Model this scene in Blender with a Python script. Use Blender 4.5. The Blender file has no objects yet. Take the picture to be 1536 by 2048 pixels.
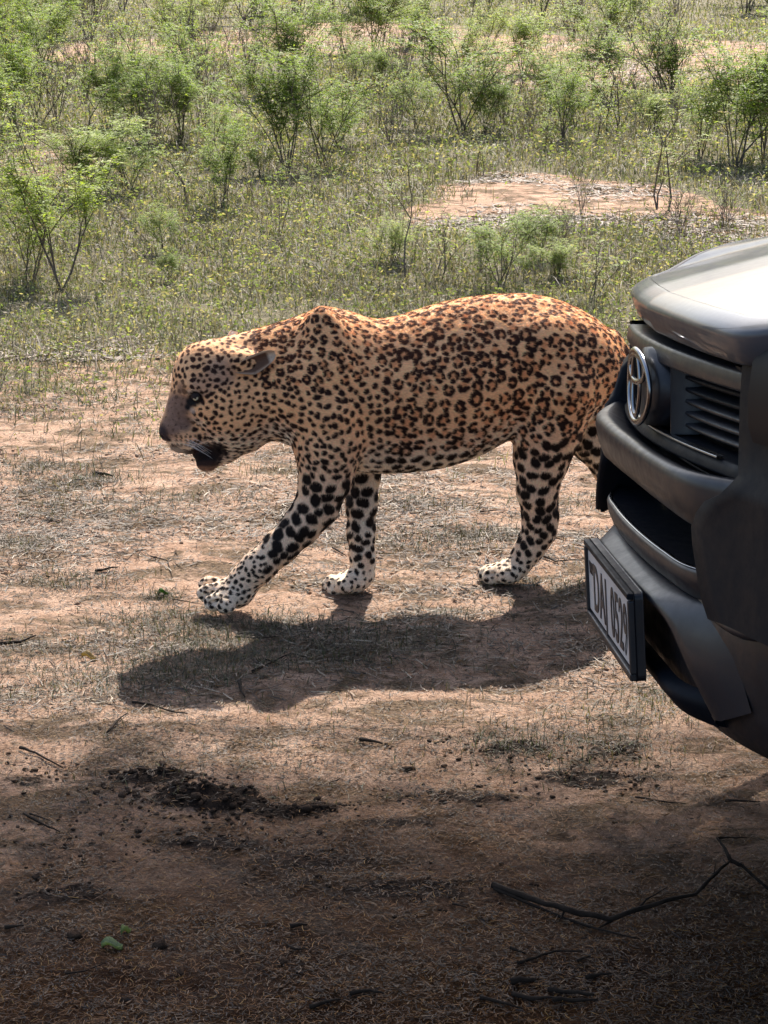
import bpy, bmesh, math, random
import numpy as np
from mathutils import Vector, Matrix, Quaternion, kdtree

SC = bpy.context.scene
COL = SC.collection
R = math.radians

# ------------------------------------------------------------------ camera
F_PX, PITCH, CAM_H = 4200.0, R(16.5), 1.64        # focal length in pixels of a 1536x2048 picture
cam_d = bpy.data.cameras.new('camera')
cam_d.sensor_fit = 'VERTICAL'
cam_d.sensor_height = 24.0
cam_d.lens = 24.0 * F_PX / 2048.0
cam_d.clip_start = 0.05
cam_d.clip_end = 3000
cam = bpy.data.objects.new('camera', cam_d)
cam.location = (0, 0, CAM_H)
cam.rotation_euler = (R(90) - PITCH, 0, 0)
COL.objects.link(cam)
SC.camera = cam

# ------------------------------------------------------------------ light
SUN_ELEV, SUN_AZ = 48.0, 9.0                    # behind the scene, a little to the right of the view
W = bpy.data.worlds.new('World')
SC.world = W
W.use_nodes = True
wn = W.node_tree
bg = wn.nodes['Background']
sky = wn.nodes.new('ShaderNodeTexSky')
sky.sky_type = 'NISHITA'
sky.sun_disc = False
sky.sun_elevation = R(SUN_ELEV)
sky.sun_rotation = R(SUN_AZ)
sky.air_density = 1.0
sky.dust_density = 3.0
wn.links.new(sky.outputs[0], bg.inputs[0])
bg.inputs[1].default_value = 0.11
sd = bpy.data.lights.new('sun', 'SUN')
sd.energy = 4.8
sd.angle = R(0.5)
sd.color = (1.0, 0.93, 0.84)
sun = bpy.data.objects.new('sun', sd)
SUN_DIR = Vector((math.sin(R(SUN_AZ)) * math.cos(R(SUN_ELEV)), math.cos(R(SUN_AZ)) * math.cos(R(SUN_ELEV)), math.sin(R(SUN_ELEV))))
sun.rotation_euler = SUN_DIR.to_track_quat('Z', 'Y').to_euler()
sun.location = (2, 12, 14)
COL.objects.link(sun)

SC.view_settings.view_transform = 'Standard'
SC.view_settings.look = 'None'
SC.view_settings.gamma = 1.0
SC.view_settings.use_curve_mapping = False
SC.view_settings.exposure = 1.28
SC.cycles.max_bounces = 8
SC.cycles.diffuse_bounces = 4
SC.cycles.transparent_max_bounces = 8

# ------------------------------------------------------------------ pixel -> place
def ray(px, py):
    a = (px - 768) / F_PX
    b = -(py - 1024) / F_PX
    return Vector((a, math.cos(PITCH) + b * math.sin(PITCH), -math.sin(PITCH) + b * math.cos(PITCH)))

def on_ground(px, py, z=0.0):
    r = ray(px, py)
    t = (z - CAM_H) / r.z
    return Vector((0, 0, CAM_H)) + r * t

# ------------------------------------------------------------------ objects
def tag(o, label=None, cat=None, group=None, kind=None):
    if label: o['label'] = label
    if cat: o['category'] = cat
    if group: o['group'] = group
    if kind: o['kind'] = kind
    return o

def empty(name, loc=(0, 0, 0), rz=0.0):
    o = bpy.data.objects.new(name, None)
    o.location = loc
    o.rotation_euler = (0, 0, rz)
    o.empty_display_size = 0.1
    COL.objects.link(o)
    return o

def mesh_obj(name, verts, faces, mat=None, parent=None, smooth=True, cols=None, colname='coat'):
    """verts (n,3) array or list, faces list or (m,3|4) array"""
    me = bpy.data.meshes.new(name)
    if isinstance(faces, np.ndarray):
        v = np.asarray(verts, dtype=np.float32)
        me.vertices.add(len(v)); me.vertices.foreach_set('co', v.ravel())
        m, k = faces.shape
        me.loops.add(m * k); me.loops.foreach_set('vertex_index', faces.astype(np.int32).ravel())
        me.polygons.add(m)
        me.polygons.foreach_set('loop_start', np.arange(0, m * k, k, dtype=np.int32))
        me.update(calc_edges=True)
    else:
        me.from_pydata([tuple(p) for p in verts], [], [tuple(f) for f in faces])
        me.update()
    if cols is not None:
        a = me.color_attributes.new(colname, 'FLOAT_COLOR', 'POINT')
        c = np.ones((len(me.vertices), 4), dtype=np.float32)
        c[:, :3] = cols
        a.data.foreach_set('color', c.ravel())
    if smooth:
        me.polygons.foreach_set('use_smooth', np.ones(len(me.polygons), dtype=bool))
    if mat: me.materials.append(mat)
    o = bpy.data.objects.new(name, me)
    COL.objects.link(o)
    if parent is not None: o.parent = parent
    return o

def tube(pts, rads, n=8, cap=True):
    """verts, faces of a tube along pts"""
    P = [Vector(p) for p in pts]
    vs, fs = [], []
    prev = None
    for i, p in enumerate(P):
        t = (P[min(i + 1, len(P) - 1)] - P[max(i - 1, 0)]).normalized()
        if prev is None:
            a = t.cross(Vector((0.3, 0.1, 1))) if abs(t.z) < 0.9 else t.cross(Vector((1, 0, 0)))
        else:
            a = prev - t * prev.dot(t)
        a.normalize(); prev = a
        b = t.cross(a)
        for k in range(n):
            an = 2 * math.pi * k / n
            vs.append(p + (a * math.cos(an) + b * math.sin(an)) * rads[i])
        if i:
            o = (i - 1) * n
            for k in range(n):
                fs.append((o + k, o + (k + 1) % n, o + n + (k + 1) % n, o + n + k))
    if cap:
        fs.append(tuple(range(n - 1, -1, -1)))
        o = (len(P) - 1) * n
        fs.append(tuple(range(o, o + n)))
    return vs, fs

def merge(parts):
    V, Fc = [], []
    for v, f in parts:
        o = len(V)
        V += list(v)
        Fc += [tuple(i + o for i in q) for q in f]
    return V, Fc

def vnoise(P, scale, seed=0):
    """smooth value noise in [-1,1] for an (n,2|3) array"""
    P = np.asarray(P, dtype=np.float64) * scale + 1000.0 + seed * 17.31
    I = np.floor(P).astype(np.int64); Fr = P - I
    Fr = Fr * Fr * (3 - 2 * Fr)
    d = P.shape[1]
    out = np.zeros(len(P))
    for c in range(2 ** d):
        w = np.ones(len(P)); h = np.full(len(P), seed * 7919 + 13, dtype=np.int64)
        for k in range(d):
            bit = (c >> k) & 1
            w *= Fr[:, k] if bit else 1 - Fr[:, k]
            h = (h * 374761393 + (I[:, k] + bit) * 668265263) & 0x7fffffff
            h = h ^ (h >> 13)
        h = (h * 1274126177) & 0x7fffffff
        out += w * ((h & 0xffff) / 32767.5 - 1)
    return out

def smooth01(x, a, b):
    t = np.clip((x - a) / (b - a), 0, 1)
    return t * t * (3 - 2 * t)

# ------------------------------------------------------------------ materials
def mat(name, base=(0.5, 0.5, 0.5), rough=0.6, metal=0.0, coat=0.0, spec=0.5):
    m = bpy.data.materials.new(name)
    m.use_nodes = True
    b = m.node_tree.nodes['Principled BSDF']
    b.inputs['Base Color'].default_value = (*base, 1)
    b.inputs['Roughness'].default_value = rough
    b.inputs['Metallic'].default_value = metal
    b.inputs['Coat Weight'].default_value = coat
    b.inputs['Coat Roughness'].default_value = 0.06
    b.inputs['Specular IOR Level'].default_value = spec
    return m

class NT:
    def __init__(s, m):
        s.t = m.node_tree; s.n = s.t.nodes; s.l = s.t.links
        s.b = s.n['Principled BSDF']
        s.out = s.n['Material Output']
    def new(s, typ, **kw):
        x = s.n.new(typ)
        for k, v in kw.items(): setattr(x, k, v)
        return x
    def noise(s, scale, detail=4, rough=0.6, vec=None, dist=0.0):
        x = s.new('ShaderNodeTexNoise')
        x.inputs['Scale'].default_value = scale
        x.inputs['Detail'].default_value = detail
        x.inputs['Roughness'].default_value = rough
        x.inputs['Distortion'].default_value = dist
        if vec is not None: s.l.new(vec, x.inputs['Vector'])
        return x.outputs['Fac']
    def ramp(s, fac, stops):
        x = s.new('ShaderNodeValToRGB')
        e = x.color_ramp.elements
        while len(e) < len(stops): e.new(0.5)
        for i, (p, c) in enumerate(stops):
            e[i].position = p
            e[i].color = (*c, 1) if not isinstance(c, float) else (c, c, c, 1)
        s.l.new(fac, x.inputs[0])
        return x.outputs['Color']
    def mix(s, fac, a, b, mode='MIX'):
        x = s.new('ShaderNodeMix', data_type='RGBA', blend_type=mode)
        for inp, v in ((x.inputs[0], fac), (x.inputs[6], a), (x.inputs[7], b)):
            if isinstance(v, (int, float)): inp.default_value = v
            elif isinstance(v, tuple): inp.default_value = (*v, 1)
            else: s.l.new(v, inp)
        return x.outputs[2]
    def bump(s, h, strength=0.5, dist=0.01):
        x = s.new('ShaderNodeBump')
        x.inputs['Strength'].default_value = strength
        x.inputs['Distance'].default_value = dist
        s.l.new(h, x.inputs['Height'])
        s.l.new(x.outputs[0], s.b.inputs['Normal'])
    def coords(s, kind='Object', scale=None):
        x = s.new('ShaderNodeTexCoord')
        if scale is None: return x.outputs[kind]
        m = s.new('ShaderNodeMapping')
        m.inputs['Scale'].default_value = scale
        s.l.new(x.outputs[kind], m.inputs[0])
        return m.outputs[0]
    def attr(s, name):
        x = s.new('ShaderNodeAttribute', attribute_name=name)
        return x.outputs['Color']
    def base(s, c): s.l.new(c, s.b.inputs['Base Color'])
# ================================================================== ground
def bare_fraction(X, Y):
    """1 = bare sandy soil, 0 = covered by low green growth (function of the place on the ground)"""
    P = np.stack([X, Y], 1)
    n = 0.6 * vnoise(P, 0.9, 1) + 0.3 * vnoise(P, 2.3, 2) + 0.25 * vnoise(P, 6.0, 3)
    b = 1 - smooth01(Y + 1.1 * n, 5.7, 8.6)
    def patch(px, py, wx, wy, amt=1.0):
        c = on_ground(px, py)
        d = ((X - c.x) / wx) ** 2 + ((Y - c.y) / wy) ** 2
        return amt * (1 - smooth01(d + 0.55 * n, 0.5, 1.3))
    for a in ((1090, 395, 0.68, 1.1), (1310, 405, 0.4, 0.8), (930, 430, 0.3, 0.5), (720, 75, 1.6, 3.0, .72), (1400, 120, 1.7, 3.0, .8), (1180, 150, 1.2, 2.0, .7),
              (560, 70, 1.2, 2.2, .6), (1000, 95, 1.5, 2.4, .6), (90, 330, 0.5, 0.8, 0.5), (300, 100, 1.3, 2.0, 0.5), (1470, 455, 0.5, 0.8, 0.6)):
        b = np.maximum(b, patch(*a))
    return np.clip(b, 0, 1)

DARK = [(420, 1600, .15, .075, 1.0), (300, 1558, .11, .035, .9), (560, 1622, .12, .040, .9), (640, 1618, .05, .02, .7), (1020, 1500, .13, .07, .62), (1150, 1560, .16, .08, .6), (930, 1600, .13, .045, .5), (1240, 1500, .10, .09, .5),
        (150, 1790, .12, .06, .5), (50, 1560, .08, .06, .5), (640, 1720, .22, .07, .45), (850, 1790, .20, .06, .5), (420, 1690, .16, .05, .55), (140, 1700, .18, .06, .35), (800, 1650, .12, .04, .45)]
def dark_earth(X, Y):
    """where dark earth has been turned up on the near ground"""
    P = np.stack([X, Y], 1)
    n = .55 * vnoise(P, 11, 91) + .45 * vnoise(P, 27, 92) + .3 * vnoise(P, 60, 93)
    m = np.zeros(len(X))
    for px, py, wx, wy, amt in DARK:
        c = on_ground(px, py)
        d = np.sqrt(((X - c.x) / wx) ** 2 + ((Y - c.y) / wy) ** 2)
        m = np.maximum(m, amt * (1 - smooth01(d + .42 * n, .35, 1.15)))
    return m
def ground_z(X, Y):
    P = np.stack([X, Y], 1)
    z = 0.012 * vnoise(P, 1.3, 11) + 0.006 * vnoise(P, 4.1, 12)
    amp = 1 - smooth01(Y, 12, 25)
    fine = 0.0035 * vnoise(P, 14, 13) + 0.0028 * vnoise(P, 33, 14) + 0.0022 * np.abs(vnoise(P, 70, 15))
    z = z + fine * (0.4 + 0.6 * amp)
    # raised bank under the near wheels of the car, right of the picture
    z = z + 0.17 * smooth01(X, 0.85, 1.5) * (1 - smooth01(Y, 2.6, 3.6)) * (1 - smooth01(X, 6, 9))
    nr = (Y > 2.4) & (Y < 4.6) & (np.abs(X) < 1.3)
    if nr.any():
        de = dark_earth(X[nr], Y[nr])
        z[nr] = z[nr] + de ** 1.5 * (.012 + .010 * vnoise(P[nr], 32, 94) + .008 * vnoise(P[nr], 75, 95))
    far = smooth01(np.hypot(X, Y), 40, 120)
    z = z + far * 0.8 * vnoise(P, 0.02, 16)
    return z

def axis(spans):
    out = [spans[0][0]]
    for a, b, s0, s1 in spans:
        x = a; L = b - a
        while x < b - 1e-6:
            s = s0 + (s1 - s0) * (x - a) / L
            x += s
            out.append(min(x, b))
    return np.array(sorted(set(np.round(out, 5))))

gx_half = axis([(0, 1.1, 0.011, 0.011), (1.1, 5, 0.02, 0.25), (5, 40, 0.3, 5), (40, 900, 8, 130)])
gx = np.concatenate([-gx_half[:0:-1], gx_half])
gy_pos = axis([(2.3, 6.5, 0.011, 0.013), (6.5, 34, 0.02, 0.3), (34, 80, 0.5, 6), (80, 1500, 9, 160)])
gy = np.concatenate([np.array([-300, -80, -20, -6, -2, 0, 1, 1.6, 2.0]), gy_pos])
GX, GY = np.meshgrid(gx, gy)
nx, ny = len(gx), len(gy)
gv = np.stack([GX.ravel(), GY.ravel(), ground_z(GX.ravel(), GY.ravel())], 1)
ii = (np.arange(ny - 1)[:, None] * nx + np.arange(nx - 1)[None, :]).ravel()
gf = np.stack([ii, ii + 1, ii + nx + 1, ii + nx], 1)
bare = bare_fraction(GX.ravel(), GY.ravel())

m_ground = mat('soil', rough=0.95, spec=0.15)
t = NT(m_ground)
co = t.coords('Object')
flat = t.coords('Object', (1.0, 1.9, 1.0))
sand = t.ramp(t.noise(7, 6, 0.7, flat), [(0.30, (0.30, 0.18, 0.115)), (0.48, (0.48, 0.31, 0.215)), (0.68, (0.62, 0.435, 0.32))])
grit = t.ramp(t.noise(150, 5, 0.75, flat), [(0.36, (0.45, 0.42, 0.40)), (0.52, (1, 1, 1)), (0.8, (1.15, 1.1, 1.05))])
sand = t.mix(1.0, sand, grit, 'MULTIPLY')
straw = t.ramp(t.noise(60, 6, 0.8, flat, 1.5), [(0.32, (0.035, 0.024, 0.016)), (0.5, (0.15, 0.10, 0.062)), (0.66, (0.33, 0.235, 0.145))])
lm = t.ramp(t.noise(5.0, 7, 0.68, flat, 0.6), [(0.475, 0.0), (0.56, 1.0)])
soil = t.mix(lm, sand, straw)
# brown needle-strewn earth nearest the viewer, its colour also darkened to imitate shade
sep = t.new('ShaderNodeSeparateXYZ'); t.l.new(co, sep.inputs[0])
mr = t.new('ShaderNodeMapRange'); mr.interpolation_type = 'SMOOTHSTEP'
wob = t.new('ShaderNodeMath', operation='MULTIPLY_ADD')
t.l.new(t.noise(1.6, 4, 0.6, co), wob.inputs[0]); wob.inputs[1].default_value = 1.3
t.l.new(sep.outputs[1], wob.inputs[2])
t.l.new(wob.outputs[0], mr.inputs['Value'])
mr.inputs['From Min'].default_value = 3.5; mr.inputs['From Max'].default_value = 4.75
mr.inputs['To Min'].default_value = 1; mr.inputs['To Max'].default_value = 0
dimmed_soil = t.ramp(t.noise(95, 6, 0.8, flat, 2.0), [(0.34, (0.008, 0.0035, 0.001)), (0.5, (0.060, 0.023, 0.005)), (0.68, (0.165, 0.070, 0.015))])
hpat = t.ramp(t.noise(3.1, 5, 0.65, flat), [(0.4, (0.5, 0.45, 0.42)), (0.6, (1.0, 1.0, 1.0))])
dimmed_soil = t.mix(1.0, dimmed_soil, hpat, 'MULTIPLY')
soil = t.mix(mr.outputs[0], soil, dimmed_soil)
green = t.ramp(t.noise(26, 7, 0.8, co), [(0.32, (0.050, 0.046, 0.028)), (0.5, (0.145, 0.128, 0.080)), (0.68, (0.29, 0.245, 0.160))])
bare_a = t.attr('bare')
gm = t.new('ShaderNodeMath', operation='MULTIPLY_ADD'); t.l.new(t.noise(11, 6, 0.7, co), gm.inputs[0]); gm.inputs[1].default_value = 1.1; t.l.new(bare_a, gm.inputs[2])
gmask = t.ramp(gm.outputs[0], [(0.85, 0.0), (1.12, 1.0)])
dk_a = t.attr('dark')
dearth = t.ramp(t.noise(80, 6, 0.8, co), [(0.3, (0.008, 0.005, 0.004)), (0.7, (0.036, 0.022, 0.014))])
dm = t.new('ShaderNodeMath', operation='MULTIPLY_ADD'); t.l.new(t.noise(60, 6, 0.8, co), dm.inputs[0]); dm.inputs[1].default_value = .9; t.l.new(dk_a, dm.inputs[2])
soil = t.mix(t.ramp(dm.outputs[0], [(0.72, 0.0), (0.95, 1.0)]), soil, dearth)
# old wheel tracks: pressed, greyer earth
tk = t.new('ShaderNodeMath', operation='MULTIPLY'); t.l.new(t.attr('track'), tk.inputs[0]); t.l.new(t.ramp(t.noise(9, 5, 0.7, flat), [(0.35, 0.25), (0.6, 0.9)]), tk.inputs[1])
soil = t.mix(tk.outputs[0], soil, t.mix(1.0, (0.085, 0.062, 0.045), grit, 'MULTIPLY'))
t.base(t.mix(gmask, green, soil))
hh = t.mix(0.5, t.noise(120, 6, 0.8, flat, 1.0), t.noise(30, 6, 0.7, flat))
t.bump(hh, 1.0, 0.018)
cols = np.stack([bare] * 3, 1)
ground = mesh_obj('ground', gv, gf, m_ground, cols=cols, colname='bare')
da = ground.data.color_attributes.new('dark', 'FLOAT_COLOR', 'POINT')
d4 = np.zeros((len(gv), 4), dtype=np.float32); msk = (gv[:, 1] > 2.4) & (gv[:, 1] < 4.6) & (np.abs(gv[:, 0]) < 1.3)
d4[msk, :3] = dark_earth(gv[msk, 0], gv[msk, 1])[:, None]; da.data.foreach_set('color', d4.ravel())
def track_mask(X, Y):
    m = np.zeros(len(X))
    for (ax, ay, bx, by, wd) in ((1090, 1625, 1240, 1690, .028), (1240, 1690, 1420, 1775, .03), (960, 1665, 1130, 1735, .02), (1400, 1590, 1536, 1650, .03), (430, 1720, 560, 1800, .025), (560, 1800, 720, 1900, .03), (560, 1745, 800, 1850, .012)):
        a, b = on_ground(ax, ay), on_ground(bx, by)
        dx, dy = b.x - a.x, b.y - a.y; L2 = dx * dx + dy * dy
        t_ = np.clip(((X - a.x) * dx + (Y - a.y) * dy) / L2, 0, 1)
        d = np.hypot(X - a.x - t_ * dx, Y - a.y - t_ * dy)
        m = np.maximum(m, 1 - smooth01(d, wd * .4, wd * 1.3))
    return m
ta = ground.data.color_attributes.new('track', 'FLOAT_COLOR', 'POINT')
t4 = np.zeros((len(gv), 4), dtype=np.float32); t4[msk, :3] = track_mask(gv[msk, 0], gv[msk, 1])[:, None]; ta.data.foreach_set('color', t4.ravel())
tag(ground, 'reddish sandy ground with dry litter, greener towards the back', None, kind='structure')
# ================================================================== leopard
PSI = R(18)
LA = Vector((math.cos(PSI), math.sin(PSI), 0))            # head -> tail
LN = Vector((math.sin(PSI), -math.cos(PSI), 0))           # towards the viewer's side
LO = Vector((-0.22, 4.76, 0))
LPX = 823.0                                               # photo pixels in a metre at the animal

def lp(px, py, v=0.0):
    """photo pixel -> (u, v, z) in the animal's own frame"""
    r = ray(px, py); c = Vector((0, 0, CAM_H)) - LO
    t = (v - c.dot(LN)) / r.dot(LN)
    q = c + r * t
    return np.array([q.dot(LA), v, q.z])

STEP = 0.0048
u0, u1, v0_, v1_, z0, z1 = -0.40, 0.96, -0.22, 0.22, -0.02, 0.78
gu = np.arange(u0, u1, STEP, dtype=np.float32); gvv = np.arange(v0_, v1_, STEP, dtype=np.float32); gz = np.arange(z0, z1, STEP, dtype=np.float32)
SD = np.full((len(gu), len(gvv), len(gz)), 0.5, dtype=np.float32)

def box(lo, hi):
    a = np.searchsorted(gu, [lo[0], hi[0]]); b = np.searchsorted(gvv, [lo[1], hi[1]]); c = np.searchsorted(gz, [lo[2], hi[2]])
    sl = (slice(max(a[0], 0), a[1] + 1), slice(max(b[0], 0), b[1] + 1), slice(max(c[0], 0), c[1] + 1))
    return sl, gu[sl[0]][:, None, None], gvv[sl[1]][None, :, None], gz[sl[2]][None, None, :]

def smin(a, b, k):
    h = np.maximum(k - np.abs(a - b), 0) / k
    return np.minimum(a, b) - h * h * k * 0.25

def add_d(sl, d, k, sub=False):
    cur = SD[sl]
    SD[sl] = -smin(-cur, d, k) if sub else smin(cur, d, k)

def cone(p, rp, q, rq, k=0.02, vs=1.0, sub=False):
    """round cone; vs widens (>1) or narrows (<1) it sideways"""
    p = np.asarray(p, float); q = np.asarray(q, float)
    m = max(rp, rq) * max(1, vs) + k + 0.02
    sl, U, V, Z = box(np.minimum(p, q) - m, np.maximum(p, q) + m)
    d = q - p; d2 = d.copy(); d2[1] /= vs
    L2 = max((d2 ** 2).sum(), 1e-8)
    a, b, c = U - p[0], (V - p[1]) / vs, Z - p[2]
    h = np.clip((a * d2[0] + b * d2[1] + c * d2[2]) / L2, 0, 1)
    dist = np.sqrt((a - h * d2[0]) ** 2 + (b - h * d2[1]) ** 2 + (c - h * d2[2]) ** 2) - (rp + (rq - rp) * h)
    add_d(sl, dist * min(1, vs), k, sub)

def chain(pts, k=0.02, vs=1.0):
    """pts: (px, py, v, r)"""
    for a, b in zip(pts[:-1], pts[1:]):
        cone(lp(a[0], a[1], a[2]), a[3], lp(b[0], b[1], b[2]), b[3], k, vs)

def ell(c, r, k=0.03, tilt=0.0, sub=False):
    """ellipsoid, radii (u, v, z), tilted in the side view"""
    c = np.asarray(c, float); m = max(r) + k + 0.02
    sl, U, V, Z = box(c - m, c + m)
    a, b, w = U - c[0], V - c[1], Z - c[2]
    ct, st = math.cos(tilt), math.sin(tilt)
    a, w = a * ct + w * st, -a * st + w * ct
    q = np.sqrt((a / r[0]) ** 2 + (b / r[1]) ** 2 + (w / r[2]) ** 2) + 1e-6
    g = np.sqrt((a / r[0] ** 2) ** 2 + (b / r[1] ** 2) ** 2 + (w / r[2] ** 2) ** 2) + 1e-6
    add_d(sl, q * (q - 1) / g, k, sub)

# ---- trunk and neck: stations (px x, top y, bottom y, half width)
ST = [(420, 700, 880, .050), (450, 678, 893, .072), (500, 662, 888, .086), (545, 651, 876, .096), (600, 634, 900, .108), (650, 613, 925, .120), (700, 622, 938, .126), (750, 641, 944, .132),
      (800, 634, 942, .140), (850, 617, 937, .147), (900, 603, 926, .150), (950, 594, 907, .148), (1000, 589, 880, .138), (1050, 588, 856, .130),
      (1100, 596, 845, .128), (1150, 614, 838, .122), (1200, 645, 826, .106), (1232, 682, 808, .078), (1252, 725, 785, .045)]
su, sc_, sh, sw = [], [], [], []
for x, yt, yb, w_ in ST:
    a = lp(x, yt); b = lp(x, yb)
    su.append((a[0] + b[0]) / 2); sc_.append((a[2] + b[2]) / 2); sh.append((a[2] - b[2]) / 2); sw.append(w_)
su, sc_, sh, sw = map(np.array, (su, sc_, sh, sw))
fine_u = np.linspace(su[0], su[-1], 300)
def sm(y):
    f = np.interp(fine_u, su, y)
    kk = np.hanning(25); kk /= kk.sum()
    return np.convolve(np.pad(f, 12, 'edge'), kk, 'valid')
cc, ch, cw = sm(sc_), sm(sh), sm(sw)
sl, U, V, Z = box((su[0], -.2, 0), (su[-1], .2, .77))
uu = U[:, 0, 0]
c_ = np.interp(uu, fine_u, cc)[:, None, None]; h_ = np.interp(uu, fine_u, ch)[:, None, None]; w_ = np.interp(uu, fine_u, cw)[:, None, None]
zz = (Z - c_) / h_
wl = w_ * (1 - 0.10 * np.clip(zz, -1, 1) ** 3 - 0.04 * zz)              # barrel a little fuller low down
q = np.sqrt((V / wl) ** 2 + zz ** 2) + 1e-6
g = np.sqrt((V / wl ** 2) ** 2 + ((Z - c_) / h_ ** 2) ** 2) + 1e-6
SD[sl] = np.minimum(SD[sl], (q * (q - 1) / g).astype(np.float32))

for s in (1, -1):
    # shoulder blade, upper arm, haunch
    ell(lp(655, 690, .070 * s), (.045, .036, .090), .05, R(14))
    ell(lp(630, 790, .082 * s), (.075, .046, .105), .05, R(-12))
    ell(lp(672, 872, .082 * s), (.052, .036, .070), .04, R(20))
    ell(lp(1120, 752, .072 * s), (.112, .055, .128), .05, R(-20))
    ell(lp(1075, 690, .085 * s), (.070, .035, .050), .05)
# ---- legs
chain([(652, 830, .078, .078), (655, 890, .080, .074), (652, 950, .078, .060), (634, 1012, .071, .048), (602, 1053, .064, .041), (561, 1093, .056, .0375),
       (520, 1130, .048, .0365), (488, 1162, .042, .038)], .022)
chain([(715, 830, -.075, .062), (728, 900, -.072, .046), (727, 950, -.062, .037), (723, 1008, -.048, .035), (722, 1065, -.036, .031),
       (725, 1112, -.030, .028), (726, 1148, -.026, .030)], .02)
chain([(1115, 780, .075, .098), (1096, 855, .070, .080), (1083, 915, .060, .063), (1075, 980, .050, .046), (1080, 1030, .040, .039), (1079, 1062, .034, .036),
       (1060, 1095, .028, .032), (1038, 1128, .024, .032)], .025)
cone(lp(1098, 1032, .036), .017, lp(1100, 1000, .04), .012, .02)
chain([(1140, 780, -.075, .090), (1180, 868, -.070, .060), (1222, 935, -.060, .042), (1262, 995, -.050, .032), (1268, 1030, -.045, .028),
       (1258, 1075, -.040, .027), (1243, 1112, -.036, .028)], .022)
# ---- paws: heel pad, four toes
def grooves(tips):
    for a, b in zip(tips[:-1], tips[1:]):
        m_ = (lp(*a[:3]) + lp(*b[:3])) / 2
        cone(m_ + np.array([-.03, 0, .004]), .0055, m_ + np.array([.022, 0, .014]), .0045, .007, 1.0, sub=True)
def paw(heel, toes, rh, hk=.014):
    for tp in toes:
        cone(lp(*heel[:3]), rh * .78, lp(*tp[:3]), tp[3], .010)
    ell(lp(*heel[:3]), (rh * 1.15, rh * 1.1, rh * .85), hk)
paw((472, 1185, .040), [(424, 1166, .002, .0150), (420, 1180, .028, .0160), (430, 1198, .056, .0165), (448, 1206, .080, .015)], .038)
for tp in ((417, 1168, .000, .0195), (416, 1186, .030, .0215), (430, 1204, .060, .0215), (452, 1213, .084, .018)): ell(lp(*tp[:3]), (tp[3] * 1.3, tp[3] * .92, tp[3]), .003)
grooves([(417, 1168, .000), (416, 1186, .030), (430, 1204, .060), (452, 1213, .084)])
paw((708, 1162, -.024), [(664, 1163, -.045, .0175), (668, 1170, -.022, .018), (684, 1172, .004, .018)], .030)
for tp in ((662, 1168, -.045, .019), (670, 1174, -.020, .020), (692, 1172, .008, .019)): ell(lp(*tp[:3]), (tp[3] * 1.2, tp[3], tp[3]), .005)
grooves([(662, 1168, -.045), (670, 1174, -.020), (692, 1172, .008)])
paw((1018, 1142, .022), [(976, 1144, -.010, .0185), (984, 1150, .018, .020), (1008, 1150, .046, .020)], .031)
for tp in ((974, 1148, -.010, .0205), (986, 1152, .018, .023), (1018, 1150, .044, .022)): ell(lp(*tp[:3]), (tp[3] * 1.25, tp[3], tp[3]), .004)
grooves([(974, 1148, -.010), (986, 1152, .018), (1018, 1150, .044)])
paw((1225, 1122, -.036), [(1192, 1132, -.055, .018), (1196, 1136, -.03, .018), (1205, 1136, -.01, .018)], .029)
# ---- head
ell(lp(440, 762, 0), (.093, .076, .092), .03, R(10))
ell(lp(402, 738, 0), (.055, .052, .058), .035, R(40))
for s in (1, -1):
    ell(lp(452, 832, .038 * s), (.062, .042, .070), .04, R(20))      # jowl
    ell(lp(394, 778, .041 * s), (.034, .025, .021), .014, R(-32))     # brow
    ell(lp(372, 868, .021 * s), (.036, .022, .029), .018, R(-20))     # whisker pad
    ell(lp(412, 815, .036 * s), (.036, .020, .024), .025, R(20))      # cheek bone
cone(lp(390, 785, 0), .042, lp(343, 856, 0), .0245, .025, 1.05)
cone(lp(377, 748, 0), .030, lp(346, 832, 0), .017, .02, 1.3)
cone(lp(338, 852, 0), .018, lp(332, 868, 0), .0155, .012, 1.25)
cone(lp(352, 888, 0), .017, lp(375, 890, 0), .020, .012, 1.3)
cone(lp(384, 866, 0), .030, lp(440, 868, 0), .040, .02, 1.15)
# open lower jaw
cone(lp(480, 868, 0), .050, lp(450, 900, 0), .026, .03, 1.05)
cone(lp(452, 900, 0), .026, lp(416, 924, 0), .0185, .015, 1.25)
ell(lp(410, 926, 0), (.022, .019, .017), .012)
cone(lp(440, 890, 0), .020, lp(412, 900, 0), .015, .010, 1.2)
cone(lp(396, 908, 0), .0135, lp(436, 892, 0), .018, .006, 1.3)
for s in (1, -1):
    ell(lp(391, 795, .061 * s), (.018, .013, .0125), .010, R(-35), sub=True)   # eye socket
    ell(lp(327, 874, .010 * s), (.0065, .005, .0045), .003, sub=True)          # nostril
    # root of the ear
    cone(lp(470, 722, .056 * s), .026, lp(500, 722, .064 * s), .020, .02)
# ---- tail
chain([(1215, 690, 0, .040), (1240, 722, 0, .031), (1248, 770, .0, .027), (1254, 820, .004, .025), (1262, 880, .004, .0235), (1275, 950, .002, .022),
       (1298, 1010, 0, .021), (1330, 1040, 0, .020)], .02)
# soles flat on the ground
sl, U, V, Z = box((u0, v0_, z0), (u1, v1_, .05))
SD[sl] = np.maximum(SD[sl], 0.003 - Z)

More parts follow.
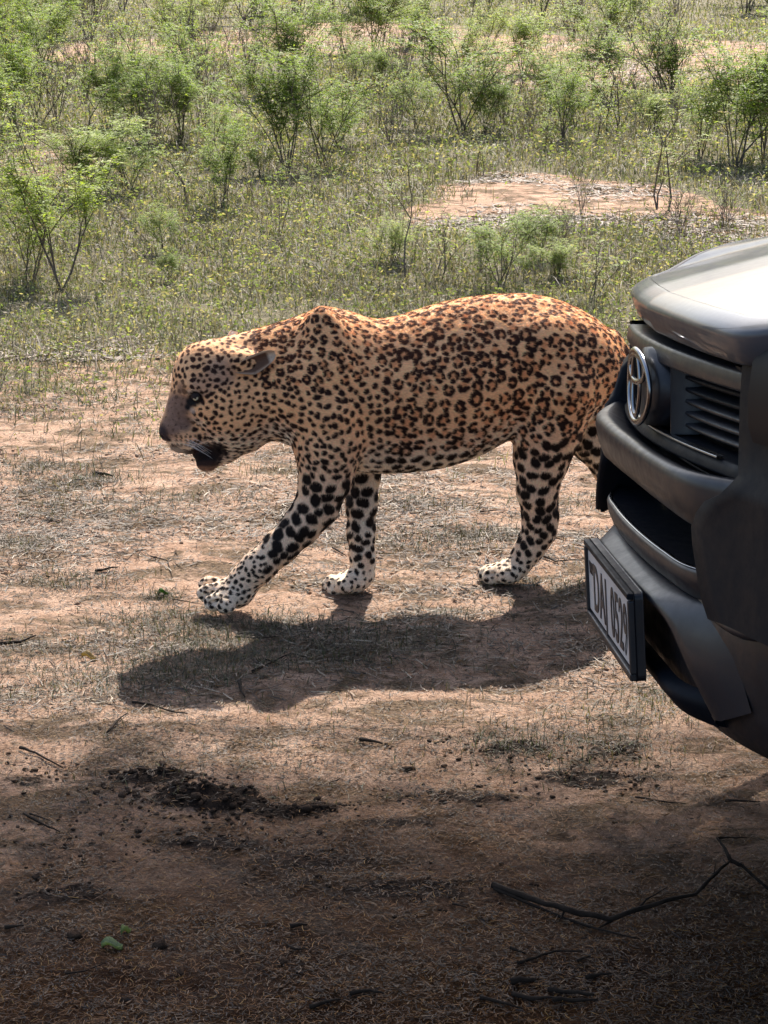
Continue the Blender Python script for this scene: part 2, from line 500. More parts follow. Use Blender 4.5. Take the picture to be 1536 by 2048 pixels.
def surface_nets(S):
    inside = S < 0
    nu, nv, nz = S.shape
    cells = np.zeros((nu - 1, nv - 1, nz - 1), dtype=np.uint8)
    for i in (0, 1):
        for j in (0, 1):
            for k in (0, 1):
                cells += inside[i:nu - 1 + i, j:nv - 1 + j, k:nz - 1 + k]
    act = (cells > 0) & (cells < 8)
    idx = -np.ones(act.shape, dtype=np.int64)
    A = np.argwhere(act)
    idx[act] = np.arange(len(A))
    acc = np.zeros((len(A), 3)); cnt = np.zeros(len(A))
    corners = [(i, j, k) for i in (0, 1) for j in (0, 1) for k in (0, 1)]
    vals = {c: S[A[:, 0] + c[0], A[:, 1] + c[1], A[:, 2] + c[2]] for c in corners}
    for c in corners:
        for ax in range(3):
            if c[ax] == 0:
                d = list(c); d[ax] = 1; d = tuple(d)
                a, b = vals[c], vals[d]
                cr = (a < 0) != (b < 0)
                tt = np.where(cr, a / np.where(cr, a - b, 1), 0)
                p = np.tile(np.array(c, float), (len(A), 1)); p[:, ax] = tt
                acc[cr] += p[cr]; cnt[cr] += 1
    V = A + acc / cnt[:, None]
    F = []
    for ax in range(3):
        o1, o2 = [(1, 2), (2, 0), (0, 1)][ax]
        sl0 = [slice(None)] * 3; sl1 = [slice(None)] * 3
        sl0[ax] = slice(0, S.shape[ax] - 1); sl1[ax] = slice(1, S.shape[ax])
        cr = inside[tuple(sl0)] != inside[tuple(sl1)]
        E = np.argwhere(cr)
        E = E[(E[:, o1] > 0) & (E[:, o2] > 0) & (E[:, o1] < S.shape[o1] - 1) & (E[:, o2] < S.shape[o2] - 1)]
        def cid(d1, d2):
            q = E.copy(); q[:, o1] += d1; q[:, o2] += d2
            return idx[q[:, 0], q[:, 1], q[:, 2]]
        quad = np.stack([cid(-1, -1), cid(0, -1), cid(0, 0), cid(-1, 0)], 1)
        fl = inside[E[:, 0], E[:, 1], E[:, 2]]
        quad[~fl] = quad[~fl][:, ::-1]
        F.append(quad)
    return V, np.concatenate(F)

Vn, Fn = surface_nets(SD)
Lv = np.stack([gu[0] + Vn[:, 0] * STEP, gvv[0] + Vn[:, 1] * STEP, gz[0] + Vn[:, 2] * STEP], 1)
# a little smoothing of the grid
nb = np.zeros_like(Lv); nc = np.zeros(len(Lv))
edges = np.concatenate([Fn[:, [0, 1]], Fn[:, [1, 2]], Fn[:, [2, 3]], Fn[:, [3, 0]]])
for _ in range(2):
    nb[:] = 0; nc[:] = 0
    for d in range(3): nb[:, d] = np.bincount(edges[:, 0], Lv[edges[:, 1], d], len(Lv))
    nc = np.bincount(edges[:, 0], minlength=len(Lv))
    Lv = 0.5 * Lv + 0.5 * nb / np.maximum(nc, 1)[:, None]

leopard = empty('leopard', LO, PSI)
# own frame: x = head to tail, -y = towards the viewer
def L2o(A): A = np.asarray(A, float).reshape(-1, 3); return np.stack([A[:, 0], -A[:, 1], A[:, 2]], 1)
tmp = mesh_obj('tmp', L2o(Lv), Fn[:, ::-1].copy())
ssm = tmp.modifiers.new('s', 'SUBSURF'); ssm.levels = 1; ssm.subdivision_type = 'CATMULL_CLARK'
dg = bpy.context.evaluated_depsgraph_get()
me_b = bpy.data.meshes.new_from_object(tmp.evaluated_get(dg))
bpy.data.objects.remove(tmp)
nvb = len(me_b.vertices)
BV = np.zeros(nvb * 3, dtype=np.float32); me_b.vertices.foreach_get('co', BV); BV = BV.reshape(-1, 3).astype(float)
BN = np.zeros(nvb * 3, dtype=np.float32); me_b.vertices.foreach_get('normal', BN); BN = BN.reshape(-1, 3).astype(float)
Q = np.stack([BV[:, 0], -BV[:, 1], BV[:, 2]], 1)            # back in (u, v, z)
NQ = np.stack([BN[:, 0], -BN[:, 1], BN[:, 2]], 1)
print('leopard verts', nvb)

# ---- where on the animal: photo-side coordinates of every vertex (side view), to lay out the coat
def side_px(Qa):
    wq = np.array(LO) + Qa[:, :1] * np.array(LA) + Qa[:, 1:2] * np.array(LN) + np.stack([0 * Qa[:, 0], 0 * Qa[:, 0], Qa[:, 2]], 1)
    d = wq - np.array([0, 0, CAM_H])
    dep = d[:, 1] * math.cos(PITCH) - d[:, 2] * math.sin(PITCH)
    return 768 + F_PX * d[:, 0] / dep, 1024 - F_PX * (d[:, 1] * math.sin(PITCH) + d[:, 2] * math.cos(PITCH)) / dep

rng = np.random.default_rng(5)
legz = lp(700, 905)[2]
uhead = lp(505, 760)[0]; ushould = lp(745, 760)[0]; uhip = lp(1020, 760)[0]
ZBROW = lp(360, 790)[2]
def region(p):
    """spacing, spot radius, rosette ring radius (0 = solid), strength of dark heart"""
    u, v, z = p
    tailr = u > lp(1232, 760)[0] and abs(v) < .045
    if tailr: return .046, .0135, 0
    lower = z < legz - 0.02
    if u < lp(372, 800)[0] and z < ZBROW: return .0145, .0022, 0                 # muzzle
    if u < uhead: return .0156, .0047, 0                          # face and crown
    if lower or (u > uhip and z < lp(1080, 850)[2]):
        if z < .075: return .0185, .0047, 0
        return (.0335 if z > .16 else .0255), (.0128 if z > .16 else .0093), 0
    if u < ushould: 
        s = (u - uhead) / (ushould - uhead)
        if z > lp(650, 745)[2]: return .0245 + .009 * s, .0048, .0066 + .0024 * s
        return .0178 + .005 * s, .0057 + .0012 * s, 0
    if z < lp(850, 885)[2] and u < uhip: return .036, .0118, 0       # belly
    if z > lp(900, 650)[2]: return .0335, .0051, .0092                 # back
    return .0362, .0059, .0106                                        # flank and haunch
order = rng.permutation(nvb)[:60000]
acc_p, acc_s, acc_i = np.zeros((6000, 3)), np.zeros(6000), []
for i in order:
    p = Q[i]
    s, r, ring = region(p)
    n_ = len(acc_i)
    if n_:
        d = ((acc_p[:n_] - p) ** 2).sum(1)
        if (d < (0.5 * (s + acc_s[:n_])) ** 2 * 0.56).any(): continue
    acc_p[n_] = p; acc_s[n_] = s; acc_i.append((i, s, r, ring))
# even the layout out: spots push each other apart over the skin
cp_ = Q[[a[0] for a in acc_i]].copy(); tgt = np.array([a[1] for a in acc_i])
sub = rng.permutation(nvb)[:70000]
kd_ = kdtree.KDTree(len(sub))
for k, p in enumerate(Q[sub]): kd_.insert(p, k)
kd_.balance()
Td = .5 * (tgt[:, None] + tgt[None])
idx_ = np.arange(len(cp_))
for it in range(9):
    D = cp_[:, None].astype(np.float32) - cp_[None].astype(np.float32)
    dist_ = np.sqrt((D ** 2).sum(2)) + 1e-6; dist_[idx_, idx_] = 9
    push = np.clip(1.04 * Td - dist_, 0, None) / dist_
    cp_ = cp_ + .32 * (D * push[..., None]).sum(1)
    snap = [kd_.find(p)[1] for p in cp_]
    cp_ = Q[sub[snap]].copy()
acc_i = [(int(sub[k]),) + region(Q[sub[k]]) for k in snap]
print('spots', len(acc_i))
srt = np.argsort(Q[:, 0]); qs = Q[srt]; qx = qs[:, 0]
warp = 0.0022 * np.stack([vnoise(qs, 110, 21), vnoise(qs, 110, 22), vnoise(qs, 110, 23)], 1) + 0.0011 * np.stack([vnoise(qs, 260, 24), vnoise(qs, 260, 25), vnoise(qs, 260, 26)], 1)
qw = qs + warp
spot = np.zeros(nvb); heart = np.zeros(nvb)
def splat(arr, c, r, tdir=None, el=1.0, soft=0.25, amt=1.0):
    R_ = r * max(el, 1) * 1.4 + .004
    a, b = np.searchsorted(qx, [c[0] - R_, c[0] + R_])
    d = qw[a:b] - c
    if tdir is not None:
        along = d @ tdir
        dist = np.sqrt(np.maximum((d ** 2).sum(1) - along ** 2, 0) + (along / el) ** 2)
    else: dist = np.sqrt((d ** 2).sum(1))
    arr[a:b] = np.maximum(arr[a:b], amt * (1 - smooth01(dist, r * (1 - soft), r * (1 + soft))))
for (i, s, r, ring) in acc_i:
    c = Q[i]; n_ = NQ[i]
    t1 = np.cross(n_, [0.2, 0.3, 1.0]); t1 /= np.linalg.norm(t1) + 1e-9; t2 = np.cross(n_, t1)
    # t1 runs head-tail, t2 up-down
    if ring > 0:
        ring *= rng.uniform(.85, 1.15); nb_ = 4 if ring > .011 else 3
        if rng.random() < .45: nb_ += 1
        ph = rng.uniform(0, 6.28)
        for k in range(nb_):
            an = ph + 2 * math.pi * k / nb_ + rng.uniform(-.22, .22)
            dr = ring * rng.uniform(.85, 1.12)
            cp = c + (t1 * math.cos(an) + t2 * math.sin(an) * 1.12) * dr
            td = -t1 * math.sin(an) + t2 * math.cos(an)
            splat(spot, cp, 1.07 * r * rng.uniform(.74, 1.1), td, rng.uniform(1.25, 1.8), .17)
        splat(heart, c, ring * .95, soft=.35)
    else:
        td = t1 * math.cos(rng.uniform(-.6, .6)) + t2 * math.sin(rng.uniform(-1.6, 1.6))
        td /= np.linalg.norm(td)
        if r > .010:
            for k in range(2 if rng.random() < .6 else 1):
                cp = c + (t1 * rng.uniform(-.4, .4) + t2 * rng.uniform(-.4, .4)) * r
                splat(spot, cp, 1.06 * r * rng.uniform(.78, 1.0), td, rng.uniform(1.0, 1.45), .2)
        else:
            splat(spot, c, 1.08 * r * rng.uniform(.78, 1.12), td, rng.uniform(1.0, 1.6), .2)
sp = np.zeros(nvb); sp[srt] = spot; he = np.zeros(nvb); he[srt] = heart

# ---- ground colour of the coat
PX, PY = side_px(Q)
u_, v_, z_ = Q.T
tan_ = np.array([0.92, 0.49, 0.24]); cream = np.array([0.80, 0.60, 0.44]); white = np.array([0.84, 0.72, 0.58]); rust = np.array([0.80, 0.42, 0.20])
def lerp(a, b, f): return a + (b - a) * f[:, None]
basec = np.tile(tan_, (nvb, 1))
backf = smooth01(NQ[:, 2], .2, .9) * smooth01(z_, .45, .55)
basec = lerp(basec, np.tile(rust, (nvb, 1)), .35 * backf)
lowf = 1 - smooth01(z_ + .012 * vnoise(Q, 20, 31), .26, .50)
basec = lerp(basec, np.tile(cream, (nvb, 1)), .85 * lowf)
under = smooth01(-NQ[:, 2], .15, .8) * smooth01(z_, .25, .3)
basec = lerp(basec, np.tile(white, (nvb, 1)), under)
inner = smooth01(-NQ[:, 1] * np.sign(v_ + 1e-6), .0, .8) * (1 - smooth01(z_, .36, .42))
basec = lerp(basec, np.tile(white, (nvb, 1)), .8 * inner)
pawf = 1 - smooth01(z_, .05, .11)
basec = lerp(basec, np.tile(white * .95, (nvb, 1)), .5 * pawf)
throat = smooth01(-NQ[:, 2], .25, .85) * (u_ < uhead + .05)
basec = lerp(basec, np.tile(np.array([.78, .55, .36]), (nvb, 1)), .8 * throat)
hd = 1 - smooth01(u_, uhead - .05, uhead + .03)
def near3(px, py, v, r, soft=.4):
    d = np.minimum(np.linalg.norm(Q - lp(px, py, v), axis=1), np.linalg.norm(Q - (lp(px, py, v) * np.array([1, -1, 1])), axis=1))
    return 1 - smooth01(d, r * (1 - soft), r * (1 + soft))
grey = np.array([.20, .135, .12])
# bridge of the nose and the muzzle are plainer and greyer
f = np.maximum.reduce([near3(366, 808, .035, .026), near3(352, 815, .028, .036), near3(345, 850, .02, .030), near3(366, 845, .035, .022), near3(372, 775, .03, .020)])
basec = lerp(basec, np.tile(np.array([.115, .075, .070]), (nvb, 1)) * (1 + .3 * vnoise(Q, 180, 47))[:, None], .85 * f); sp *= 1 - .5 * f
f = np.maximum(near3(440, 745, .075, .036), .8 * near3(405, 770, .06, .028)); basec = lerp(basec, np.tile(grey * 1.0, (nvb, 1)), .6 * f)
# coat noise
basec *= (1 + .10 * vnoise(Q, 40, 41) + .07 * vnoise(Q, 150, 42))[:, None]
he_c = basec * np.array([.78, .58, .46])
basec = lerp(basec, he_c, he * .8)
dark = np.array([0.010, 0.006, 0.005]); brown = np.array([0.028, 0.008, 0.004])
dk = lerp(np.tile(brown, (nvb, 1)), np.tile(dark, (nvb, 1)), np.clip(lowf * 1.1 + .22 + .2 * vnoise(Q, 12, 44), 0, 1))
dk = lerp(dk, np.tile(np.array([.10, .026, .008]), (nvb, 1)), backf * .6)
colr = lerp(basec, dk, np.clip(sp, 0, 1))
# face details
blk = np.array([.010, .008, .009])
def paint(f, c): 
    global colr
    colr = lerp(colr, np.tile(np.array(c), (nvb, 1)), np.clip(f, 0, 1))
paint(near3(391, 795, .055, .0175, .25), blk)
paint(near3(380, 805, .050, .0110, .35), blk)
paint(near3(374, 815, .046, .0075, .4), blk)
paint(near3(406, 784, .056, .0080, .4), blk)
paint(near3(385, 822, .052, .007, .5) * .5, (.6, .5, .42))
paint(near3(331, 864, .006, .0215, .3), (.035, .022, .024))
paint(near3(335, 874, .016, .010, .3), (.035, .022, .025))
lip = 0
for a, b in (((345, 893), (360, 905)), ((360, 905), (384, 905)), ((384, 905), (410, 895)), ((410, 895), (437, 890)), ((437, 890), (447, 903)), ((447, 903), (432, 926)), ((432, 926), (406, 934))):
    for t_ in np.linspace(0, 1, 6):
        lip = np.maximum(lip, (1 - smooth01(np.hypot(PX - (a[0] + (b[0] - a[0]) * t_), PY - (a[1] + (b[1] - a[1]) * t_)), 4, 8)) * (np.abs(v_) > .006))
paint(lip * .9, (.02, .012, .012))
for k, (xa, ya, xb, yb) in enumerate(((352, 872, 410, 868), (352, 880, 420, 878), (354, 889, 424, 886))):     # rows the whiskers grow from
    for t_ in np.linspace(0, 1, 7 + k):
        paint((1 - smooth01(np.hypot(PX - (xa + (xb - xa) * t_), PY - (ya + (yb - ya) * t_ + 3 * math.sin(t_ * 3))), 1.6, 4.2)) * (v_ > .01) * .85, (.06, .03, .02))
inmouth = (PX > 382) & (PX < 446) & (PY > 893) & (PY < 936) & (np.abs(v_) < .032) & (((NQ[:, 2] > .25) & (PY > 905)) | ((NQ[:, 2] < -.25) & (PY < 912)) | (np.abs(v_) < .016))
colr[inmouth] = (.03, .010, .010)
ytop = 913 - .38 * (PX - 380); ybot = 930 - 25 * smooth01(PX, 424, 448)
mq = smooth01(PY, ytop - 3, ytop + 2) * (1 - smooth01(PY, ybot - 4, ybot + 4)) * smooth01(PX, 379, 383) * (1 - smooth01(PX, 440, 448)) * (v_ > -.05)
paint(mq, (.010, .006, .007))
paint((1 - smooth01(np.hypot((PX - 418) / 24, (PY - 930) / 11), .5, 1.15)) * .75, (.05, .022, .014))
paint(smooth01(PY, 930, 935) * smooth01(PX, 392, 402) * (1 - smooth01(PX, 436, 450)) * (PY < 950) * (NQ[:, 2] < .2) * .8, (.26, .13, .075))
paint((1 - smooth01(np.hypot((PX - 345) / 26, (PY - 903) / 10), .6, 1.2)) * .6, (.62, .5, .38))

m_coat = mat('leopard_coat', rough=0.75, spec=0.25)
t = NT(m_coat)
fl = t.coords('Object', (60, 260, 260))
fn = t.ramp(t.noise(1.6, 4, 0.7, fl), [(0.3, 0.72), (0.7, 1.22)])
t.base(t.mix(1.0, t.attr('coat'), fn, 'MULTIPLY'))
t.b.inputs['Sheen Roughness'].default_value = 0.4
t.bump(t.noise(2.0, 4, 0.7, fl), 0.35, 0.003)
a = me_b.color_attributes.new('coat', 'FLOAT_COLOR', 'POINT')
c4 = np.ones((nvb, 4), dtype=np.float32); c4[:, :3] = np.clip(colr, 0, 1)
a.data.foreach_set('color', c4.ravel())
me_b.polygons.foreach_set('use_smooth', np.ones(len(me_b.polygons), dtype=bool))
me_b.materials.clear(); me_b.materials.append(m_coat)
me_b.name = 'body'
body = bpy.data.objects.new('body', me_b); COL.objects.link(body); body.parent = leopard
tag(leopard, 'spotted leopard walking to the left with lowered head and open mouth', 'leopard')

# ---- fur: short hairs lying back along the body, coloured like the skin under them
NF = 210000
polys = np.zeros(len(me_b.polygons) * 4, dtype=np.int32); me_b.polygons.foreach_get('vertices', polys); polys = polys.reshape(-1, 4)
pa, pb, pc, pd = (Q[polys[:, k]] for k in range(4))
area = 0.5 * (np.linalg.norm(np.cross(pb - pa, pc - pa), axis=1) + np.linalg.norm(np.cross(pc - pa, pd - pa), axis=1))
ctr = Q[polys[:, 0]]
okf = ~((np.linalg.norm(ctr - lp(391, 795, .055), axis=1) < .0175) | inmouth[polys[:, 0]] | (np.linalg.norm(ctr - lp(331, 869, .004), axis=1) < .016) | (ctr[:, 2] < .006))
wgt = area * okf
fi = rng.choice(len(polys), NF, p=wgt / wgt.sum())
s_, t_ = rng.random(NF)[:, None], rng.random(NF)[:, None]
def bil(A): return (A[polys[fi, 0]] * (1 - s_) + A[polys[fi, 1]] * s_) * (1 - t_) + (A[polys[fi, 3]] * (1 - s_) + A[polys[fi, 2]] * s_) * t_
rp = bil(Q); rn = bil(NQ); rn /= np.linalg.norm(rn, axis=1)[:, None] + 1e-9; rc = bil(colr)
flow = np.tile([1.0, 0, -.35], (NF, 1))
legm = (1 - smooth01(rp[:, 2], .30, .42))[:, None]
flow = flow * (1 - legm) + np.array([-.1, 0, -1.0]) * legm
tm = (rp[:, 0] > lp(1232, 760)[0])[:, None]
flow = np.where(tm, np.array([.25, 0, -1.0]), flow)
hm = (rp[:, 0] < uhead)[:, None]
flow = np.where(hm, np.array([1.0, 0, .25]), flow)
flow += rng.normal(0, .22, (NF, 3))
flow -= rn * (flow * rn).sum(1)[:, None]
flow /= np.linalg.norm(flow, axis=1)[:, None] + 1e-9
ln = .0066 * rng.uniform(.6, 1.3, NF)
ln = np.where(rp[:, 0] < uhead, .0038, ln); ln = np.where(rp[:, 0] < lp(380, 800)[0], .0028, ln); ln = np.where(rp[:, 2] < .12, .005, ln)
bel = (rn[:, 2] < -.3) & (rp[:, 2] > .25); ln = np.where(bel, .008, ln)
ln = ln[:, None]
K = 4
FP = np.zeros((NF, K, 3))
for k in range(K):
    s = k / (K - 1)
    FP[:, k] = rp - rn * .0006 + flow * ln * s * .95 + rn * ln * (.46 * s - .20 * s * s)
FPo = np.stack([FP[..., 0], -FP[..., 1], FP[..., 2]], 2).reshape(-1, 3)
hc = bpy.data.hair_curves.new('fur')
hc.add_curves([K] * NF)
hc.attributes['position'].data.foreach_set('vector', FPo.astype(np.float32).ravel()) if 'position' in hc.attributes else hc.points.foreach_set('position', FPo.astype(np.float32).ravel())
ra = hc.attributes.get('radius') or hc.attributes.new('radius', 'FLOAT', 'POINT')
rad = np.tile(np.array([.00036, .00032, .00022, .00006]), NF).astype(np.float32)
ra.data.foreach_set('value', rad)
ca = hc.attributes.new('coat', 'FLOAT_COLOR', 'CURVE')
c4 = np.ones((NF, 4), dtype=np.float32); c4[:, :3] = np.clip(rc * 1.3 * rng.uniform(.72, 1.28, (NF, 1)), 0, 1)
ca.data.foreach_set('color', c4.ravel())
m_fur = mat('fur', rough=0.7, spec=0.12)
t = NT(m_fur); t.base(t.attr('coat'))
hc.materials.append(m_fur)
fur = bpy.data.objects.new('fur', hc); COL.objects.link(fur); fur.parent = leopard
fur['kind'] = 'stuff'

# ---- ears: cupped shells laid back
def ear(s):
    base, tip = (lp(466, 735, .070), lp(549, 703, .088)) if s > 0 else (lp(452, 712, -.060), lp(474, 664, -.070))
    A = tip - base; L_ = np.linalg.norm(A); A = A / L_
    B = np.array([.12, .12 * s, -1.0]); B -= A * (A @ B); B /= np.linalg.norm(B)
    N_ = np.cross(A, B); N_ = N_ if N_[1] * s > 0 else -N_
    vs, cs = [], []
    n1, n2 = 15, 13
    for lay in (0, 1):                                # 0 = hollow side facing out, 1 = back
        for i in range(n1):
            a_ = i / (n1 - 1)
            wd = (.025 if s > 0 else .020) * math.sqrt(max(0, 1 - (a_ * .98) ** 2.6)) * min(1, .30 + 1.7 * a_) + .001
            for j in range(n2):
                b_ = -1 + 2 * j / (n2 - 1)
                off = (b_ * b_) * .013 - .004 + .008 * a_
                p = base + A * (L_ * a_) + B * (wd * (b_ * .9 + .30 * (1 - a_) + .22)) + N_ * (off - (0.0 if lay == 0 else .005 * (1 - b_ * b_) + .0012))
                vs.append(p)
                edge = smooth01(np.array([abs(b_)]), .72, .95)[0]
                c = np.array([.13, .068, .042]) * (1 - edge) + np.array([.52, .34, .22]) * edge
                if b_ < -.7: c = np.array([.74, .62, .50])
                if a_ > .84: c = np.array([.60, .47, .35])
                if lay == 1: c = np.array([.03, .02, .015]) if a_ < .75 else np.array([.7, .6, .48])
                cs.append(c)
    fs = []
    for lay in (0, 1):
        o = lay * n1 * n2
        for i in range(n1 - 1):
            for j in range(n2 - 1):
                q_ = (o + i * n2 + j, o + (i + 1) * n2 + j, o + (i + 1) * n2 + j + 1, o + i * n2 + j + 1)
                fs.append(q_ if lay == 0 else q_[::-1])
    o = n1 * n2
    for i in range(n1 - 1):
        for j in (0, n2 - 1):
            fs.append((i * n2 + j, (i + 1) * n2 + j, o + (i + 1) * n2 + j, o + i * n2 + j))
    for j in range(n2 - 1):
        for i in (n1 - 1,):
            fs.append((i * n2 + j, i * n2 + j + 1, o + i * n2 + j + 1, o + i * n2 + j))
    vs = L2o(np.array(vs))
    return mesh_obj('ear', vs, fs, m_coat, leopard, cols=np.array(cs), colname='coat')
ear(1); ear(-1)

# ---- eyes, teeth, tongue, whiskers
def sphere(c, r, seg=20, rings=14, sc=(1, 1, 1)):
    vs, fs = [], []
    for i in range(rings + 1):
        th = math.pi * i / rings
        for j in range(seg):
            ph = 2 * math.pi * j / seg
            vs.append((c[0] + r * sc[0] * math.sin(th) * math.cos(ph), c[1] + r * sc[1] * math.cos(th), c[2] + r * sc[2] * math.sin(th) * math.sin(ph)))
    for i in range(rings):
        for j in range(seg):
            fs.append((i * seg + j, (i + 1) * seg + j, (i + 1) * seg + (j + 1) % seg, i * seg + (j + 1) % seg))
    return vs, fs
m_eye = mat('eyeball', rough=0.08, coat=1.0)
t = NT(m_eye); t.base(t.attr('coat'))
m_tooth = mat('tooth', (.75, .68, .52), .3)
m_tongue = mat('tongue', (.30, .075, .07), .45)
for s in (1, -1):
    c = lp(393, 793, .0495 * s)
    vs, fs = sphere((0, 0, 0), .0125, 32, 40)
    cs = []
    gaze = np.array([-.45, s * .87, -.05]); gaze /= np.linalg.norm(gaze)
    for p in vs:
        d = math.acos(max(-1, min(1, float(np.dot(np.array(p) / .0125, gaze)))))
        cs.append((.004, .004, .004) if d < .22 else ((.55, .52, .36) if d < .54 else ((.16, .12, .06) if d < .62 else (.012, .010, .009))))
    for nm_, nrm, cut in (('upper_eyelid', (-.52, .25 * s, .82), .44), ('lower_eyelid', (.52, .25 * s, -.82), .52)):
        nv = np.array(nrm); nv /= np.linalg.norm(nv)
        sv = np.array(vs) * 1.075; keep = [f for f in fs if (sv[list(f)] @ nv).mean() > cut * .0125]
        ids = sorted({i for f in keep for i in f}); mp = {i: k for k, i in enumerate(ids)}
        mesh_obj(nm_, L2o(sv[ids] + c), [tuple(mp[i] for i in f) for f in keep], m_coat, leopard, cols=np.tile(np.array([.03, .02, .017]), (len(ids), 1)), colname='coat')
    mesh_obj('eye', L2o(np.array(vs) + c), fs, m_eye, leopard, cols=np.array(cs), colname='coat')
def spike(p, q_, r):
    p, q_ = np.array(p), np.array(q_)
    m_ = (p + q_) / 2 + np.array([.002, 0, 0])
    return tube([p, m_, q_], [r, r * .7, r * .12], 8)
for px, py, qx_, qy_, v in ((404, 918, 400, 904, .013), (404, 918, 400, 904, -.013)):
    vs, fs = spike(lp(px, py, v), lp(qx_, qy_, v), .0028)
    mesh_obj('canine_tooth', L2o(np.array([tuple(p) for p in vs])), fs, m_tooth, leopard)
vs, fs = tube([lp(437, 905, 0), lp(420, 911, 0), lp(408, 916, 0)], [.011, .011, .005], 12)
mesh_obj('tongue', L2o(np.array([tuple(p) for p in vs])), fs, m_tongue, leopard)
m_whisk = mat('whisker', (.85, .8, .72), .35)
rw = random.Random(3)
for s in (1, -1):
    for k in range(9):
        b0 = lp(358 + 5 * (k % 3) + 4 * rw.random(), 872 + 7 * (k // 3), .030 * s)
        d = np.array([.8, s * (.65 + .3 * rw.random()), -.35 + .25 * rw.random()]); d /= np.linalg.norm(d)
        Lw = rw.uniform(.05, .08)
        pts = [b0 + d * Lw * q_ + np.array([0, 0, -.012]) * q_ * q_ for q_ in (0, .3, .6, 1)]
        vs, fs = tube(pts, [.0005, .0004, .0003, .0001], 5)
        mesh_obj('whisker', L2o(np.array([tuple(p) for p in vs])), fs, m_whisk, leopard)
# ================================================================== car (local: x forward, y towards the viewer's side, z up)
c_fw = Vector((-math.cos(R(4)), -math.sin(R(4)), 0))
c_la = Vector((math.sin(R(4)), -math.cos(R(4)), 0.12)).normalized()
c_up = c_fw.cross(c_la).normalized()
car = empty('pickup_truck', (0.385, 3.07, 0.04))
car.rotation_euler = Matrix((c_fw, c_la, c_up)).transposed().to_euler()
tag(car, 'dark grey pickup truck with plate DAJ 0529, its nose entering from the right', 'truck')

def cspline(xs, ys, x):
    """monotone-ish cubic through control points"""
    xs, ys = np.asarray(xs, float), np.asarray(ys, float)
    d = np.diff(ys) / np.diff(xs)
    m = np.concatenate([[0 if xs[0] == 0 else d[0]], (d[1:] + d[:-1]) / 2, [d[-1]]])
    for i in range(len(d)):
        if abs(d[i]) < 1e-9: m[i] = m[i + 1] = 0
    i = np.clip(np.searchsorted(xs, x) - 1, 0, len(xs) - 2)
    h = xs[i + 1] - xs[i]; t_ = np.clip((x - xs[i]) / h, 0, 1)
    return (ys[i] * (2 * t_ ** 3 - 3 * t_ ** 2 + 1) + h * m[i] * (t_ ** 3 - 2 * t_ ** 2 + t_) + ys[i + 1] * (-2 * t_ ** 3 + 3 * t_ ** 2) + h * m[i + 1] * (t_ ** 3 - t_ ** 2))

def sweep(rows, n=61, skew=0.0):
    """rows: each a list of (u, f, z) for u >= 0 (mirrored); returns verts, faces"""
    vs, fs = [], []
    for r in rows:
        us = [p[0] for p in r]; um = us[-1]
        for k in range(n):
            a = -um + 2 * um * k / (n - 1)
            f = float(cspline(us, [p[1] for p in r], abs(a))); z = float(cspline(us, [p[2] for p in r], abs(a)))
            vs.append((f + skew * min(a, 0), a, z))
    for i in range(len(rows) - 1):
        for k in range(n - 1):
            fs.append((i * n + k, i * n + k + 1, (i + 1) * n + k + 1, (i + 1) * n + k))
    return vs, fs

def grid(rows):
    vs = [p for r in rows for p in r]; n = len(rows[0])
    fs = [(i * n + k, i * n + k + 1, (i + 1) * n + k + 1, (i + 1) * n + k) for i in range(len(rows) - 1) for k in range(n - 1)]
    return vs, fs

def prism(poly, f0, f1):
    """poly of (u, z) extruded from x = f0 to f1"""
    n = len(poly)
    vs = [(f0, u, z) for u, z in poly] + [(f1, u, z) for u, z in poly]
    fs = [tuple(range(n)), tuple(range(2 * n - 1, n - 1, -1))] + [(k, (k + 1) % n, n + (k + 1) % n, n + k) for k in range(n)]
    return vs, fs

def cbox(x0, x1, y0, y1, z0_, z1_):
    vs = [(x, y, z) for x in (x0, x1) for y in (y0, y1) for z in (z0_, z1_)]
    return vs, [(0, 1, 3, 2), (4, 6, 7, 5), (0, 4, 5, 1), (2, 3, 7, 6), (0, 2, 6, 4), (1, 5, 7, 3)]

def bevel(o, w_=0.004, seg=2, ang=35):
    b = o.modifiers.new('bevel', 'BEVEL'); b.width = w_; b.segments = seg; b.limit_method = 'ANGLE'; b.angle_limit = R(ang)
    return o

def solid(o, th=0.004, off=-1):
    b = o.modifiers.new('solid', 'SOLIDIFY'); b.thickness = th; b.offset = off
    return o

def dusty(m, base, dust=(0.30, 0.22, 0.16), amt=0.35, r0=0.25, r1=0.55):
    t = NT(m)
    n = t.noise(9, 7, 0.72, t.coords('Object'))
    f = t.ramp(n, [(0.42, 0.0), (0.75, amt)])
    t.base(t.mix(f, base, dust))
    rr = t.ramp(t.noise(40, 5, 0.7, t.coords('Object')), [(0.35, r0), (0.7, r1)])
    t.l.new(rr, t.b.inputs['Roughness'])
    t.bump(t.noise(220, 3, 0.6, t.coords('Object')), 0.03, 0.001)
    return m

